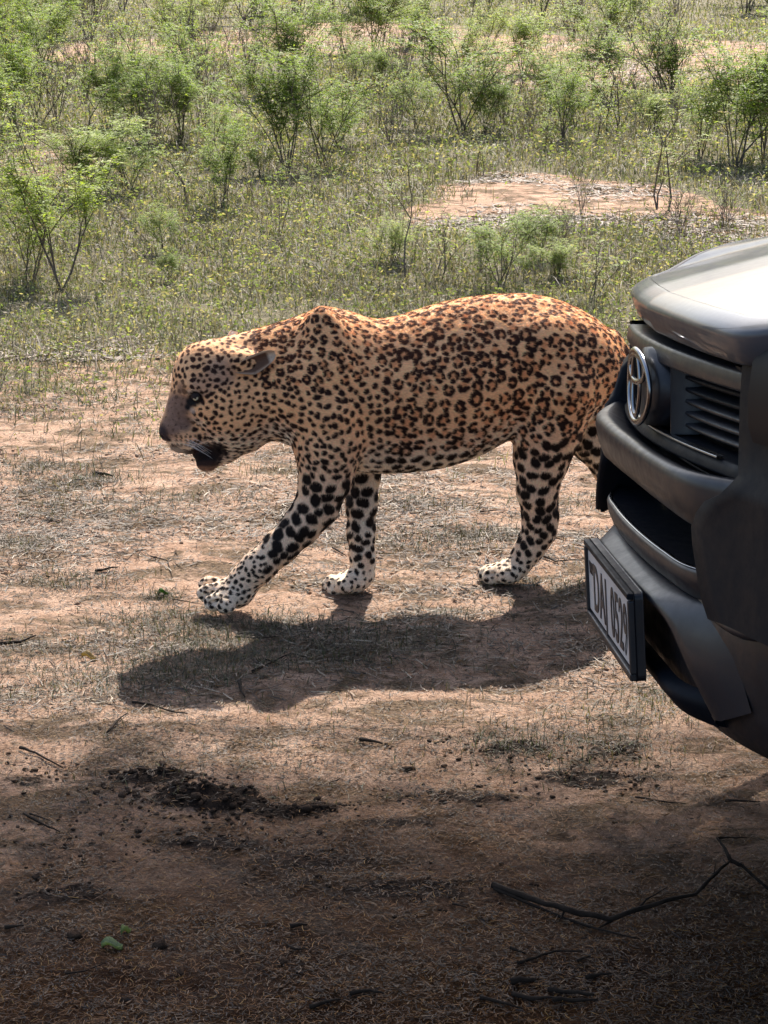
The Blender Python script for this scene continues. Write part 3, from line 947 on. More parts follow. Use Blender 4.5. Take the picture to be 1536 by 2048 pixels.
m_paint = dusty(mat('car_paint', metal=0.1, coat=0.42), (0.040, 0.046, 0.058), amt=0.035, r0=0.5, r1=0.6)
m_bump = dusty(mat('bumper_paint', metal=0.0, coat=0.08, spec=0.32), (0.009, 0.012, 0.018), amt=0.012, r0=0.36, r1=0.5)
m_black = dusty(mat('black_plastic'), (0.008, 0.009, 0.013), amt=0.015, r0=0.35, r1=0.6)
m_dark = mat('dark_mesh', (0.006, 0.007, 0.010), 0.6)
m_trim = dusty(mat('grey_trim', metal=0.0, spec=0.14), (0.003, 0.005, 0.009), amt=0.004, r0=0.5, r1=0.65)
m_chrome = mat('chrome', (0.26, 0.27, 0.29), 0.22, 1.0)
m_plate = dusty(mat('plate_paint'), (0.62, 0.58, 0.55), amt=0.3, r0=0.4, r1=0.6)
m_char = mat('plate_characters', (0.03, 0.022, 0.022), 0.5)
m_rubber = mat('tyre_rubber', (0.022, 0.021, 0.020), 0.85)
m_glass = mat('dark_glass', (0.02, 0.025, 0.03), 0.05, 0.0, 1.0)
m_lamp = mat('lamp_cover', (0.006, 0.007, 0.010), 0.5, 0.0, 0.0, 0.12)

# --- bonnet
LIP = [(0, -.030, 1.000), (.2, -.028, 1.000), (.4, -.036, .999), (.50, -.055, .998), (.545, -.085, 1.004), (.62, -.15, 1.030), (.74, -.27, 1.050), (.84, -.40, 1.040)]
def lip_off(df, dz, k=1.0):
    return [(u * k, f + df, z + dz) for u, f, z in LIP]
def hood_row(s):
    out = []
    for u, f, z in LIP:
        f1 = -1.12 - .10 * (u / .84) ** 2; z1 = 1.175 - .09 * (u / .84) ** 2.2
        ff = (f - .034) * (1 - s) + f1 * s
        zb = (z + .014) * (1 - s) + z1 * s
        zz = zb + .035 * math.sin(math.pi * min(s * 1.0, 1)) * (1 - .4 * (u / .84) ** 2)
        # raised outer shoulders of the bonnet
        zz += .012 * math.exp(-((u - .56) / .10) ** 2) * min(1, s * 6) * (1 - s * .5)
        out.append((u, ff, zz))
    return out
hood = mesh_obj('bonnet', *sweep([hood_row(s) for s in (0, .004, .02, .05, .1, .18, .28, .4, .55, .7, .85, 1)], 81, .11), m_paint, car)
rim_rows = [lip_off(-.040, .004), lip_off(-.037, .011), lip_off(-.032, .0145), lip_off(-.026, .0135), lip_off(-.010, .0045), lip_off(-.003, -.001), lip_off(.001, -.007), lip_off(.001, -.013),
            lip_off(-.004, -.030), lip_off(-.010, -.043), lip_off(-.014, -.048), lip_off(-.020, -.050), lip_off(-.12, -.050)]
mesh_obj('bonnet_lip', *sweep(rim_rows, 81, .11), m_paint, car)
# dark gap and bulkhead behind the grille
mesh_obj('radiator_bulkhead', *merge([cbox(-.60, -.16, -.44, .50, .44, .945), cbox(-.58, -.165, -.56, .56, .445, .90)]), m_dark, car, smooth=False)

# --- grille
def band(z_t, z_b, f_t, f_b, um, curve, th=.03, name='grille_bar', material=None, parent=None, drop=0.0):
    r_ = [0, um * .33, um * .66, um * .9, um]
    def row(f, z): return [(u, f - curve * (u / .45) ** 2, z - drop * (u / um) ** 2) for u in r_]
    e = min(.006, (z_t - z_b) * .3)
    rows = [row(f_t - th, z_t), row(f_t - e, z_t), row(f_t - e * .3, z_t - e * .3), row(f_t, z_t - e), row(f_b, z_b + e), row(f_b - e * .3, z_b + e * .3), row(f_b - e, z_b), row(f_b - th, z_b)]
    return mesh_obj(name, *sweep(rows, 49), material or m_trim, parent or car)
grille = band(.938, .908, -.040, -.036, .425, .045, .05, 'grille', m_bump, car, drop=.004)
band(.803, .782, -.040, -.034, .43, .045, .05, 'lower_bar', m_trim, grille)
band(.8075, .8035, -.0365, -.0365, .34, .045, .012, 'chrome_strip', m_chrome, grille)
for s in (-1, 1):
    # upright sides of the grille surround
    rows = []
    for z, u_ in ((.938, .405), (.925, .425), (.90, .432), (.85, .440), (.81, .446), (.79, .440), (.782, .42)):
        f0 = -.040 - .045 * (u_ / .45) ** 2
        rows.append([(f0 - .07, s * (u_ - .034), z), (f0 - .006, s * (u_ - .032), z), (f0, s * (u_ - .024), z), (f0 - .001, s * u_, z), (f0 - .008, s * (u_ + .010), z), (f0 - .08, s * (u_ + .012), z)])
    v_, f_ = grid(rows)
    mesh_obj('grille_side', v_, f_, m_trim, grille)
    for z in (.892, .874, .856, .838, .820):
        rows = []
        for k in range(9):
            u_ = .09 + (.385 - .09) * k / 8
            f0 = -.068 - .045 * (u_ / .45) ** 2
            rows.append([(f0 - .035, s * u_, z + .004), (f0, s * u_, z + .003), (f0 + .001, s * u_, z - .001), (f0 - .003, s * u_, z - .004), (f0 - .035, s * u_, z - .002)])
        v_, f_ = grid(rows)
        mesh_obj('slat', v_, f_, m_trim if z > .86 else m_black, grille)
    # inner upright between the slats and the badge
    v_, f_ = grid([[(-.05, s * .078, .905), (-.048, s * .092, .905), (-.10, s * .096, .905)], [(-.05, s * .085, .806), (-.048, s * .099, .806), (-.10, s * .103, .806)]])
    mesh_obj('grille_divider', v_, f_, m_black, grille)
for z, um in ((.772, .40), (.757, .39)):
    band(z, z - .005, -.085, -.085, um, .04, .03, 'slat', m_black, grille)

# --- badge: three ovals of chrome on a dark oval pad
badge = empty('badge'); badge.parent = car; badge.location = (-.014, -.010, .868); badge.scale = (1, .94, .94)
def oval(cy, cz, ry, rz_, r, n=48, lean=0.0, taper=0.0):
    pts, rads = [], []
    for k in range(n + 1):
        a = 2 * math.pi * k / n
        y, z = cy + ry * math.cos(a), cz + rz_ * math.sin(a)
        pts.append((-(y / .09) ** 2 * .006 - lean * z, y, z)); rads.append(r)
    # closed ring
    vs, fs = [], []
    m_ = 8
    P = [Vector(p) for p in pts[:-1]]
    for i, p in enumerate(P):
        tn = (P[(i + 1) % n] - P[i - 1]).normalized()
        a_ = tn.cross(Vector((1, 0, 0))).normalized(); b_ = Vector((1, 0, 0))
        for k in range(m_):
            an = 2 * math.pi * k / m_
            vs.append(p + (a_ * math.cos(an) * 1.25 + b_ * math.sin(an) * .8) * r)
    for i in range(n):
        for k in range(m_):
            j = (i + 1) % n
            fs.append((i * m_ + k, i * m_ + (k + 1) % m_, j * m_ + (k + 1) % m_, j * m_ + k))
    return vs, fs
mesh_obj('outer_oval', *oval(0, 0, .088, .059, .0052), m_chrome, badge)
mesh_obj('inner_oval', *oval(0, .004, .031, .052, .0042), m_chrome, badge)
mesh_obj('cross_oval', *oval(0, .030, .062, .022, .0042), m_chrome, badge)
pv = [(-.016 - (.09 * math.cos(a) / .09) ** 2 * .006, .094 * math.cos(a), .064 * math.sin(a)) for a in [2 * math.pi * k / 40 for k in range(40)]]
pvb = [(-.05, y * 1.05, z * 1.05) for x, y, z in pv]
mesh_obj('badge_pad', [(-.012, 0, 0)] + pv + pvb, [(0, 1 + k, 1 + (k + 1) % 40) for k in range(40)] + [(1 + k, 41 + k, 41 + (k + 1) % 40, 1 + (k + 1) % 40) for k in range(40)], m_black, badge)

# --- bumper: wide bar under the grille
def brow(z, f, um=.50, fe=None, zc=0.0):
    return [(0, f, z + zc), (.15, f - .002, z + zc * .7), (.30, f - .012, z), (.40, f - .035, z - .002), (um, fe if fe is not None else f - .075, z - .004)]
b_rows = [[(0, -.16, .745), (.2, -.16, .745), (.36, -.165, .752), (.46, -.19, .76), (.50, -.20, .762)],
          [(0, -.075, .752), (.2, -.078, .756), (.36, -.088, .764), (.46, -.115, .775), (.50, -.13, .778)],
          [(0, -.040, .770), (.2, -.043, .772), (.36, -.055, .778), (.46, -.085, .787), (.50, -.10, .790)],
          [(0, -.018, .785), (.2, -.020, .786), (.36, -.035, .788), (.46, -.072, .792), (.50, -.09, .794)],
          [(0, -.004, .789), (.2, -.006, .789), (.36, -.022, .789), (.46, -.062, .790), (.50, -.08, .791)],
          [(0, .004, .783), (.2, .002, .783), (.36, -.014, .782), (.46, -.056, .783), (.50, -.074, .784)],
          [(0, .006, .772), (.2, .003, .771), (.36, -.012, .770), (.46, -.052, .771), (.50, -.07, .772)],
          [(0, .000, .742), (.2, -.003, .741), (.36, -.018, .738), (.46, -.055, .736), (.50, -.07, .735)],
          [(0, -.010, .722), (.2, -.013, .720), (.36, -.026, .715), (.46, -.060, .709), (.50, -.075, .706)],
          [(0, -.018, .716), (.2, -.021, .714), (.36, -.034, .709), (.46, -.068, .702), (.50, -.083, .700)],
          [(0, -.16, .716), (.2, -.16, .714), (.36, -.16, .709), (.46, -.17, .702), (.50, -.18, .700)]]
bumper = mesh_obj('bumper', *sweep(b_rows, 81), m_bump, car)
# corner panels run from the grille down beside the intake
def corner_f(u, z):
    f = -.034 - .035 * smooth01(np.array([u]), .36, .55)[0] - .62 * max(0, u - .50) ** 1.7
    return float(f - .02 * (z - .70) / .3)
inner = [(.975, .455), (.95, .450), (.90, .452), (.85, .458), (.80, .464), (.785, .462), (.770, .44), (.755, .40), (.735, .372), (.712, .352), (.69, .368), (.66, .392), (.64, .404), (.62, .42), (.600, .44)]
for s in (-1, 1):
    rows = []
    for z, ui in inner:
        f0 = corner_f(ui, z) + (.012 if z < .80 else 0)
        back_ = .085 * smooth01(np.array([z]), .82, .95)[0] if s < 0 else 0.0
        r_ = [(f0 - .11, s * (ui + .004), z), (f0 - .012, s * ui, z), (f0 - .003, s * (ui + .004), z), (f0, s * (ui + .012), z)]
        ue = .935 - .05 * max(0, (z - .9)) * 4
        for k in range(1, 15):
            u_ = ui + .012 + (ue - ui - .012) * k / 14
            r_.append((corner_f(u_, z) + (.012 * (1 - k / 14) if z < .80 else 0), s * u_, z))
        rows.append([(p[0] - back_, p[1], p[2]) for p in r_])
    mesh_obj('bumper_corner', *grid(rows), m_trim, car)
# --- lower intake: recessed net and lip with a built-in highlight
mesh_obj('intake_net', *prism([(-.36, .715), (.36, .715), (.40, .645), (-.40, .645)], -.14, -.15), m_dark, car, smooth=False)
for k in range(3):
    band(.700 - .018 * k, .697 - .018 * k, -.125, -.125, .36, .02, .012, 'intake_bar', m_black, car)
lip = lambda df, z, zc=0: [(0, df + .002, z), (.2, df - .004, z), (.32, df - .016, z + .001), (.40, df - .045, z + .006 + zc), (.43, df - .065, z + .012 + zc)]
mesh_obj('intake_lip', *sweep([lip(-.12, .638), lip(-.030, .641), lip(-.022, .644), lip(-.017, .646), lip(-.012, .644), lip(-.010, .640), lip(-.012, .625), lip(-.020, .606), lip(-.030, .598), lip(-.10, .594)], 81), m_bump, car)
mesh_obj('painted_lip_highlight', *sweep([lip(-.0195, .6462), lip(-.0165, .6490), lip(-.0130, .6465)], 81), m_chrome, car)  # chrome strip added to imitate the highlight along the lip edge

# --- step below the intake, bending down at its ends
mesh_obj('step', *sweep([
    [(0, -.040, .6035), (.2, -.042, .6035), (.30, -.044, .600), (.38, -.052, .588), (.46, -.066, .545), (.50, -.080, .48)],
    [(0, -.022, .596), (.2, -.024, .596), (.285, -.028, .593), (.355, -.036, .577), (.43, -.048, .530), (.475, -.066, .468)],
    [(0, .000, .586), (.19, -.002, .586), (.26, -.006, .582), (.32, -.014, .562), (.385, -.030, .512), (.43, -.054, .450)],
    [(0, .006, .582), (.18, .004, .582), (.25, .000, .578), (.305, -.008, .558), (.362, -.024, .508), (.405, -.052, .445)],
    [(0, .0075, .577), (.18, .0055, .577), (.25, .001, .573), (.303, -.009, .552), (.36, -.026, .502), (.402, -.054, .440)],
    [(0, .004, .570), (.18, .002, .570), (.25, -.003, .566), (.302, -.014, .545), (.358, -.032, .495), (.40, -.058, .435)],
    [(0, -.035, .562), (.18, -.036, .562), (.25, -.040, .557), (.30, -.046, .536), (.355, -.056, .488), (.395, -.075, .43)]], 97), m_bump, car)
# lower skirt
def skirt_row(z, f, ue=.93):
    return [(0, f, z), (.2, f - .004, z), (.33, f - .012, z + .001), (.44, f - .030, z + .004), (.56, f - .065, z + .008), (.74, f - .18, z + .016), (ue, f - .42, z + .03)]
mesh_obj('lower_panel', *sweep([skirt_row(.602, -.036), skirt_row(.585, -.030), skirt_row(.56, -.029), skirt_row(.52, -.032), skirt_row(.47, -.040), skirt_row(.43, -.050), skirt_row(.405, -.068), skirt_row(.395, -.09), skirt_row(.392, -.16)], 81), m_black, car)
mesh_obj('lower_bumper_face', *sweep([[(0, -.03, .470), (.2, -.03, .470), (.28, -.040, .466), (.36, -.085, .462)], [(0, -.012, .463), (.2, -.012, .463), (.28, -.022, .458), (.36, -.075, .452)],
                               [(0, -.010, .450), (.2, -.010, .450), (.28, -.020, .444), (.36, -.075, .438)], [(0, -.034, .420), (.2, -.034, .420), (.28, -.044, .418), (.36, -.085, .414)]], 61), m_trim, car)
for s in (-1, 1):
    # bright crescent of the fog lamp surround
    pts = [(corner_f(.47 + .02 * k, .6) + .012 - .004 * k, s * (.44 + .030 * k), .598 - .006 * math.sin(k / 6 * math.pi) + .002 * k) for k in range(7)]
    v_, f_ = tube(pts, [.002, .006, .0085, .0095, .0085, .006, .002], 8)
    mesh_obj('fog_lamp_trim', v_, f_, m_bump, car)

# --- number plate
plate = empty('number_plate'); plate.parent = car
plate.location = (.020, -.026, .517); plate.rotation_euler = (0, R(3), R(-1.2))
def rrect(w_, h_, r, n=5):
    pts = []
    for cx_, cz_, a0 in ((w_ / 2 - r, h_ / 2 - r, 0), (-w_ / 2 + r, h_ / 2 - r, 90), (-w_ / 2 + r, -h_ / 2 + r, 180), (w_ / 2 - r, -h_ / 2 + r, 270)):
        for k in range(n + 1):
            a = R(a0 + 90 * k / n); pts.append((cx_ + r * math.cos(a), cz_ + r * math.sin(a)))
    return pts
PW, PH = .460, .136
bevel(mesh_obj('plate_holder', *prism(rrect(PW, PH, .010), -.016, -.002), m_black, plate, smooth=False), .002)
mesh_obj('plate_face', *prism(rrect(PW - .022, PH - .034, .004), -.002, .0015), m_plate, plate, smooth=False)
for zc, hh_ in ((PH / 2 - .006, .010), (-PH / 2 + .007, .012)):
    bevel(mesh_obj('frame_rail', *cbox(-.004, .0075, -PW / 2 + .004, PW / 2 - .004, zc - hh_ / 2, zc + hh_ / 2), m_trim if zc > 0 else m_black, plate, smooth=False), .0025)
for yc in (-PW / 2 + .006, PW / 2 - .006):
    bevel(mesh_obj('frame_rail', *cbox(-.004, .007, yc - .0055, yc + .0055, -PH / 2 + .012, PH / 2 - .012), m_black, plate, smooth=False), .0025)
def letters(txt, size, y, z, sx, name, x=.002, bold=.0):
    cu = bpy.data.curves.new(name, 'FONT'); cu.body = txt; cu.size = size; cu.extrude = .0008; cu.offset = bold
    cu.align_x = 'LEFT'; cu.align_y = 'BOTTOM_BASELINE'; cu.space_character = 1.08
    o_ = bpy.data.objects.new('t', cu); COL.objects.link(o_)
    me = bpy.data.meshes.new_from_object(o_.evaluated_get(bpy.context.evaluated_depsgraph_get()))
    bpy.data.objects.remove(o_)
    me.name = name; me.materials.clear(); me.materials.append(m_char)
    q = bpy.data.objects.new(name, me); COL.objects.link(q); q.parent = plate
    # text x -> plate -y..+y (reads from the viewer's left to right), text y -> z, text z -> +x
    q.matrix_local = Matrix(((0, 0, 1, x), (sx, 0, 0, y), (0, 1, 0, z), (0, 0, 0, 1)))
    return q, max(v.co.x for v in me.vertices) - min(v.co.x for v in me.vertices)
letters('DAJ', .112, -.165, -.040, .76, 'plate_letters', bold=.0012)
letters('0529', .112, .022, -.040, .68, 'plate_digits', bold=.0012)
letters('WP', .030, -.204, .014, .85, 'province_letters')

# --- front wings, lamps, cab and wheels (mostly right of the picture)
for s in (-1, 1):
    rows = []
    for z, du in ((1.04, -.085), (1.02, -.035), (.98, 0), (.90, .018), (.80, .022), (.70, .018), (.62, .012), (.60, .0)):
        rows.append([(-.40 - (.0 if z < .95 else .02) - 1.0 * k / 10, s * (.915 + du), z + .035 * k / 10) for k in range(11)])
    mesh_obj('front_wing', *grid(rows), m_paint, car)
    rows = []
    for z, a0 in ((.975, .0), (.955, .01), (.91, .012), (.87, .008), (.85, .0)):
        rows.append([(corner_f(u_, z) + .006 + a0 - (.10 if s < 0 else 0), s * u_, z + .02 * (u_ - .5)) for u_ in np.linspace(.515, .90, 12)])
    hl = mesh_obj('headlight', *grid(rows), m_lamp, car)
    # wheel with arch lining
    tyre = mesh_obj('tyre', *sweep([[(0, 0, 0)]] * 0 or [[(0, 0, 0), (.1, 0, 0)]], 3), m_rubber, car) if False else None
    wheel = empty('wheel'); wheel.parent = car; wheel.location = (-.93, s * .80, .375 - (.0 if s > 0 else .0))
    prof = [(.21, -.10), (.30, -.125), (.355, -.12), (.380, -.09), (.385, -.03), (.385, .03), (.380, .09), (.355, .12), (.30, .125), (.21, .10)]
    n = 40
    vs = [(r_ * math.cos(2 * math.pi * k / n), y, r_ * math.sin(2 * math.pi * k / n)) for k in range(n) for r_, y in prof]
    m_ = len(prof)
    fs = [(k * m_ + j, k * m_ + j + 1, ((k + 1) % n) * m_ + j + 1, ((k + 1) % n) * m_ + j) for k in range(n) for j in range(m_ - 1)]
    mesh_obj('tyre', vs, fs, m_rubber, wheel)
    parts_ = []
    for k in range(6):
        a = 2 * math.pi * k / 6
        parts_.append(tube([(.03 * math.cos(a), s * .06, .03 * math.sin(a)), (.205 * math.cos(a), s * .085, .205 * math.sin(a))], [.028, .020], 6))
    prof = [(.215, -.10), (.215, .10), (.195, .09), (.19, -.09)]
    vs = [(r_ * math.cos(2 * math.pi * k / n), y, r_ * math.sin(2 * math.pi * k / n)) for k in range(n) for r_, y in prof]
    fs = [(k * 4 + j, k * 4 + (j + 1) % 4, ((k + 1) % n) * 4 + (j + 1) % 4, ((k + 1) % n) * 4 + j) for k in range(n) for j in range(4)]
    mesh_obj('rim', *merge(parts_ + [(vs, fs)]), m_chrome, wheel)
bevel(mesh_obj('cab', *grid([[(-1.16, y, 1.17), (-1.75, y * .86, 1.72), (-1.95, y * .84, 1.76), (-3.0, y * .84, 1.76), (-3.25, y * .9, 1.15), (-3.25, y * .95, .55)] for y in (-.80, -.4, 0, .4, .80)]), m_paint, car), .03)
mesh_obj('windscreen', *grid([[(-1.19, y, 1.185), (-1.74, y * .84, 1.715)] for y in (-.74, -.37, 0, .37, .74)]), m_glass, car)
for s in (-1, 1):
    mesh_obj('door', *grid([[(-1.40, s * .93, z) if z < 1.1 else (-1.40 - (z - 1.1), s * (.93 - (z - 1.1) * .3), z), (-3.25, s * (.93 if z < 1.1 else .93 - (z - 1.1) * .3), z)] for z in (.45, .8, 1.1, 1.16)]), m_paint, car)
    mesh_obj('side_window', *grid([[(-1.30, s * .90, 1.16), (-3.2, s * .90, 1.16)], [(-1.85, s * .72, 1.72), (-3.0, s * .72, 1.72)]]), m_glass, car)
mesh_obj('chassis', *cbox(-5.1, -.62, -.62, .62, .40, .62), m_dark, car, smooth=False)
mesh_obj('cargo_bed', *cbox(-5.2, -3.27, -.92, .92, .55, 1.12), m_paint, car, smooth=False)
for s in (-1, 1):
    w2 = [o for o in car.children if o.name.startswith('wheel')][0]
    r_ = w2.copy(); COL.objects.link(r_); r_.location = (-4.02, s * .80, .375)
    for ch in w2.children:
        c_ = ch.copy(); COL.objects.link(c_); c_.parent = r_
# ================================================================== scrub
def leaf_mat(name, rough=0.6, trans=0.35):
    m = mat(name, rough=rough, spec=0.3)
    t = NT(m)
    c = t.attr('tint')
    t.base(c)
    tr = t.new('ShaderNodeBsdfTranslucent')
    warm = t.mix(1.0, c, (1.25, 1.35, 0.55), 'MULTIPLY')
    t.l.new(warm, tr.inputs['Color'])
    mx = t.new('ShaderNodeMixShader'); mx.inputs[0].default_value = trans
    t.l.new(t.b.outputs[0], mx.inputs[1]); t.l.new(tr.outputs[0], mx.inputs[2])
    t.l.new(mx.outputs[0], t.out.inputs[0])
    return m
m_leaf = leaf_mat('leaf', trans=0.5)
m_grass = leaf_mat('grass_blade', trans=0.25)
m_bark = mat('bark', rough=0.9, spec=0.15)
t = NT(m_bark)
t.base(t.ramp(t.noise(30, 4, 0.7, t.coords('Object')), [(0.3, (0.055, 0.042, 0.034)), (0.7, (0.17, 0.14, 0.115))]))
m_twig = mat('dry_twig', rough=0.9, spec=0.15)
t = NT(m_twig)
t.base(t.ramp(t.noise(30, 4, 0.7, t.coords('Object')), [(0.3, (0.08, 0.062, 0.052)), (0.7, (0.22, 0.18, 0.155))]))

def make_shrub_meshes(seed, kind):
    """unit-height shrub; kind L leafy, S sparse sapling, B bare twiggy, Y yellow-green and feathery"""
    rr = random.Random(seed)
    stems = []; tips = []
    def grow(p, d, L, r, depth, maxd):
        n = 4
        pts = [p]; q = p.copy(); dd = d.copy()
        for k in range(n):
            dd = (dd + Vector((rr.gauss(0, .16), rr.gauss(0, .16), rr.gauss(0.05, .08)))).normalized()
            q = q + dd * (L / n); pts.append(q.copy())
            if depth < maxd and k >= 1:
                for _ in range(rr.choice((1, 1, 2)) if kind != 'S' else rr.choice((0, 1, 1))):
                    an = rr.uniform(0, 6.28); sp_ = rr.uniform(.45, 1.0)
                    side = Vector((math.cos(an), math.sin(an), rr.uniform(-.1, .5)))
                    grow(q.copy(), (dd + side * sp_).normalized(), L * rr.uniform(.35, .6), r * .55, depth + 1, maxd)
        stems.append((pts, [r * (1 - .75 * k / n) + .0012 for k in range(n + 1)], 5 if depth == 0 else 3))
        for k in range(1 if depth == 0 else 0, len(pts)): tips.append((pts[k], dd, depth, k))
    ns = {'L': rr.randint(5, 8), 'S': rr.randint(1, 3), 'B': rr.randint(7, 12), 'Y': rr.randint(4, 7)}[kind]
    for i in range(ns):
        an = rr.uniform(0, 6.28); tilt = rr.uniform(.05, .55 if kind != 'S' else .25)
        d = Vector((math.cos(an) * tilt, math.sin(an) * tilt, 1)).normalized()
        grow(Vector((rr.gauss(0, .035), rr.gauss(0, .035), -.03)), d, rr.uniform(.65, .98), rr.uniform(.006, .011), 0, 2)
    V, Fc = merge([tube(p, r_, n, cap=False) for p, r_, n in stems])
    # fronds
    lv, lc = [], []
    if kind != 'B' or True:
        prob = {'L': .70, 'Y': .68, 'S': .55, 'B': .06}[kind]
        for (p, d, dep, k) in tips:
            if p.z < .22 or rr.random() > prob: continue
            for _ in range(2 if kind in 'LY' and dep > 0 else 1):
                an = rr.uniform(0, 6.28)
                ax = Vector((math.cos(an), math.sin(an), rr.uniform(-.25, .6))).normalized()
                sidev = ax.cross(Vector((0, 0, 1))).normalized()
                Lf = rr.uniform(.10, .20); npair = rr.randint(4, 7)
                young = rr.random()
                base_c = Vector((.14, .21, .045)).lerp(Vector((.33, .38, .085)), young * (.55 if kind == 'L' else .85) + (.15 if kind == 'Y' else 0))
                if rr.random() < .06: base_c = Vector((.26, .19, .08))
                for i in range(1, npair + 1):
                    s = i / npair
                    c = p + ax * (Lf * s) + Vector((0, 0, -.05 * s * s))
                    for sg in (-1, 1):
                        ll = rr.uniform(.034, .056) * (1 - .3 * s); lw = ll * .36
                        dr = (sidev * sg + ax * .45 + Vector((0, 0, rr.uniform(-.5, .3)))).normalized()
                        wv = dr.cross(Vector((rr.gauss(0, .35), rr.gauss(0, .35), 1))).normalized() * lw
                        lv += [c, c + dr * ll * .5 + wv * .5, c + dr * ll, c + dr * ll * .5 - wv * .5]
                        f = rr.uniform(.75, 1.25)
                        lc += [(base_c.x * f, base_c.y * f, base_c.z * f)] * 4
    return V, Fc, lv, lc

def raw_mesh(name, v, f, m, tint=None):
    o = mesh_obj(name, np.array([tuple(p) for p in v]) if len(v) else np.zeros((0, 3)), f, m, None, smooth=False, cols=tint, colname='tint')
    me = o.data; bpy.data.objects.remove(o); return me
VAR = {}
for kind, nvar in (('L', 6), ('S', 5), ('B', 4), ('Y', 3)):
    VAR[kind] = []
    for k in range(nvar):
        V_, F_, lv, lc = make_shrub_meshes(100 * ord(kind) + k, kind)
        sm_ = raw_mesh('stems', V_, F_, m_twig if kind == 'B' else m_bark)
        fm_ = raw_mesh('foliage', lv, np.arange(len(lv)).reshape(-1, 4), m_leaf, np.array(lc)) if lv else None
        VAR[kind].append((sm_, fm_))
rs = random.Random(77)
def put_shrub(px, py, hpx, wpx, kind, label, name, cat, group=None, var=None):
    p = on_ground(px, py)
    sc = F_PX / (p.y * math.cos(PITCH) + CAM_H * math.sin(PITCH))
    h = hpx / sc * .93; w_ = wpx / sc
    sm_, fm_ = VAR[kind][var if var is not None else rs.randrange(len(VAR[kind]))]
    o = empty(name, (p.x, p.y, 0), rs.uniform(0, 6.28))
    kx = w_ / {'L': .95, 'Y': .95, 'S': .55, 'B': .9}[kind]
    kx = max(.5 * h, min(1.6 * h, kx))
    o.scale = (kx, kx, h)
    tag(o, label, cat, group)
    for nm, me in (('stems', sm_), ('foliage', fm_)):
        if me is None: continue
        c = bpy.data.objects.new(nm, me); COL.objects.link(c); c.parent = o
    return p
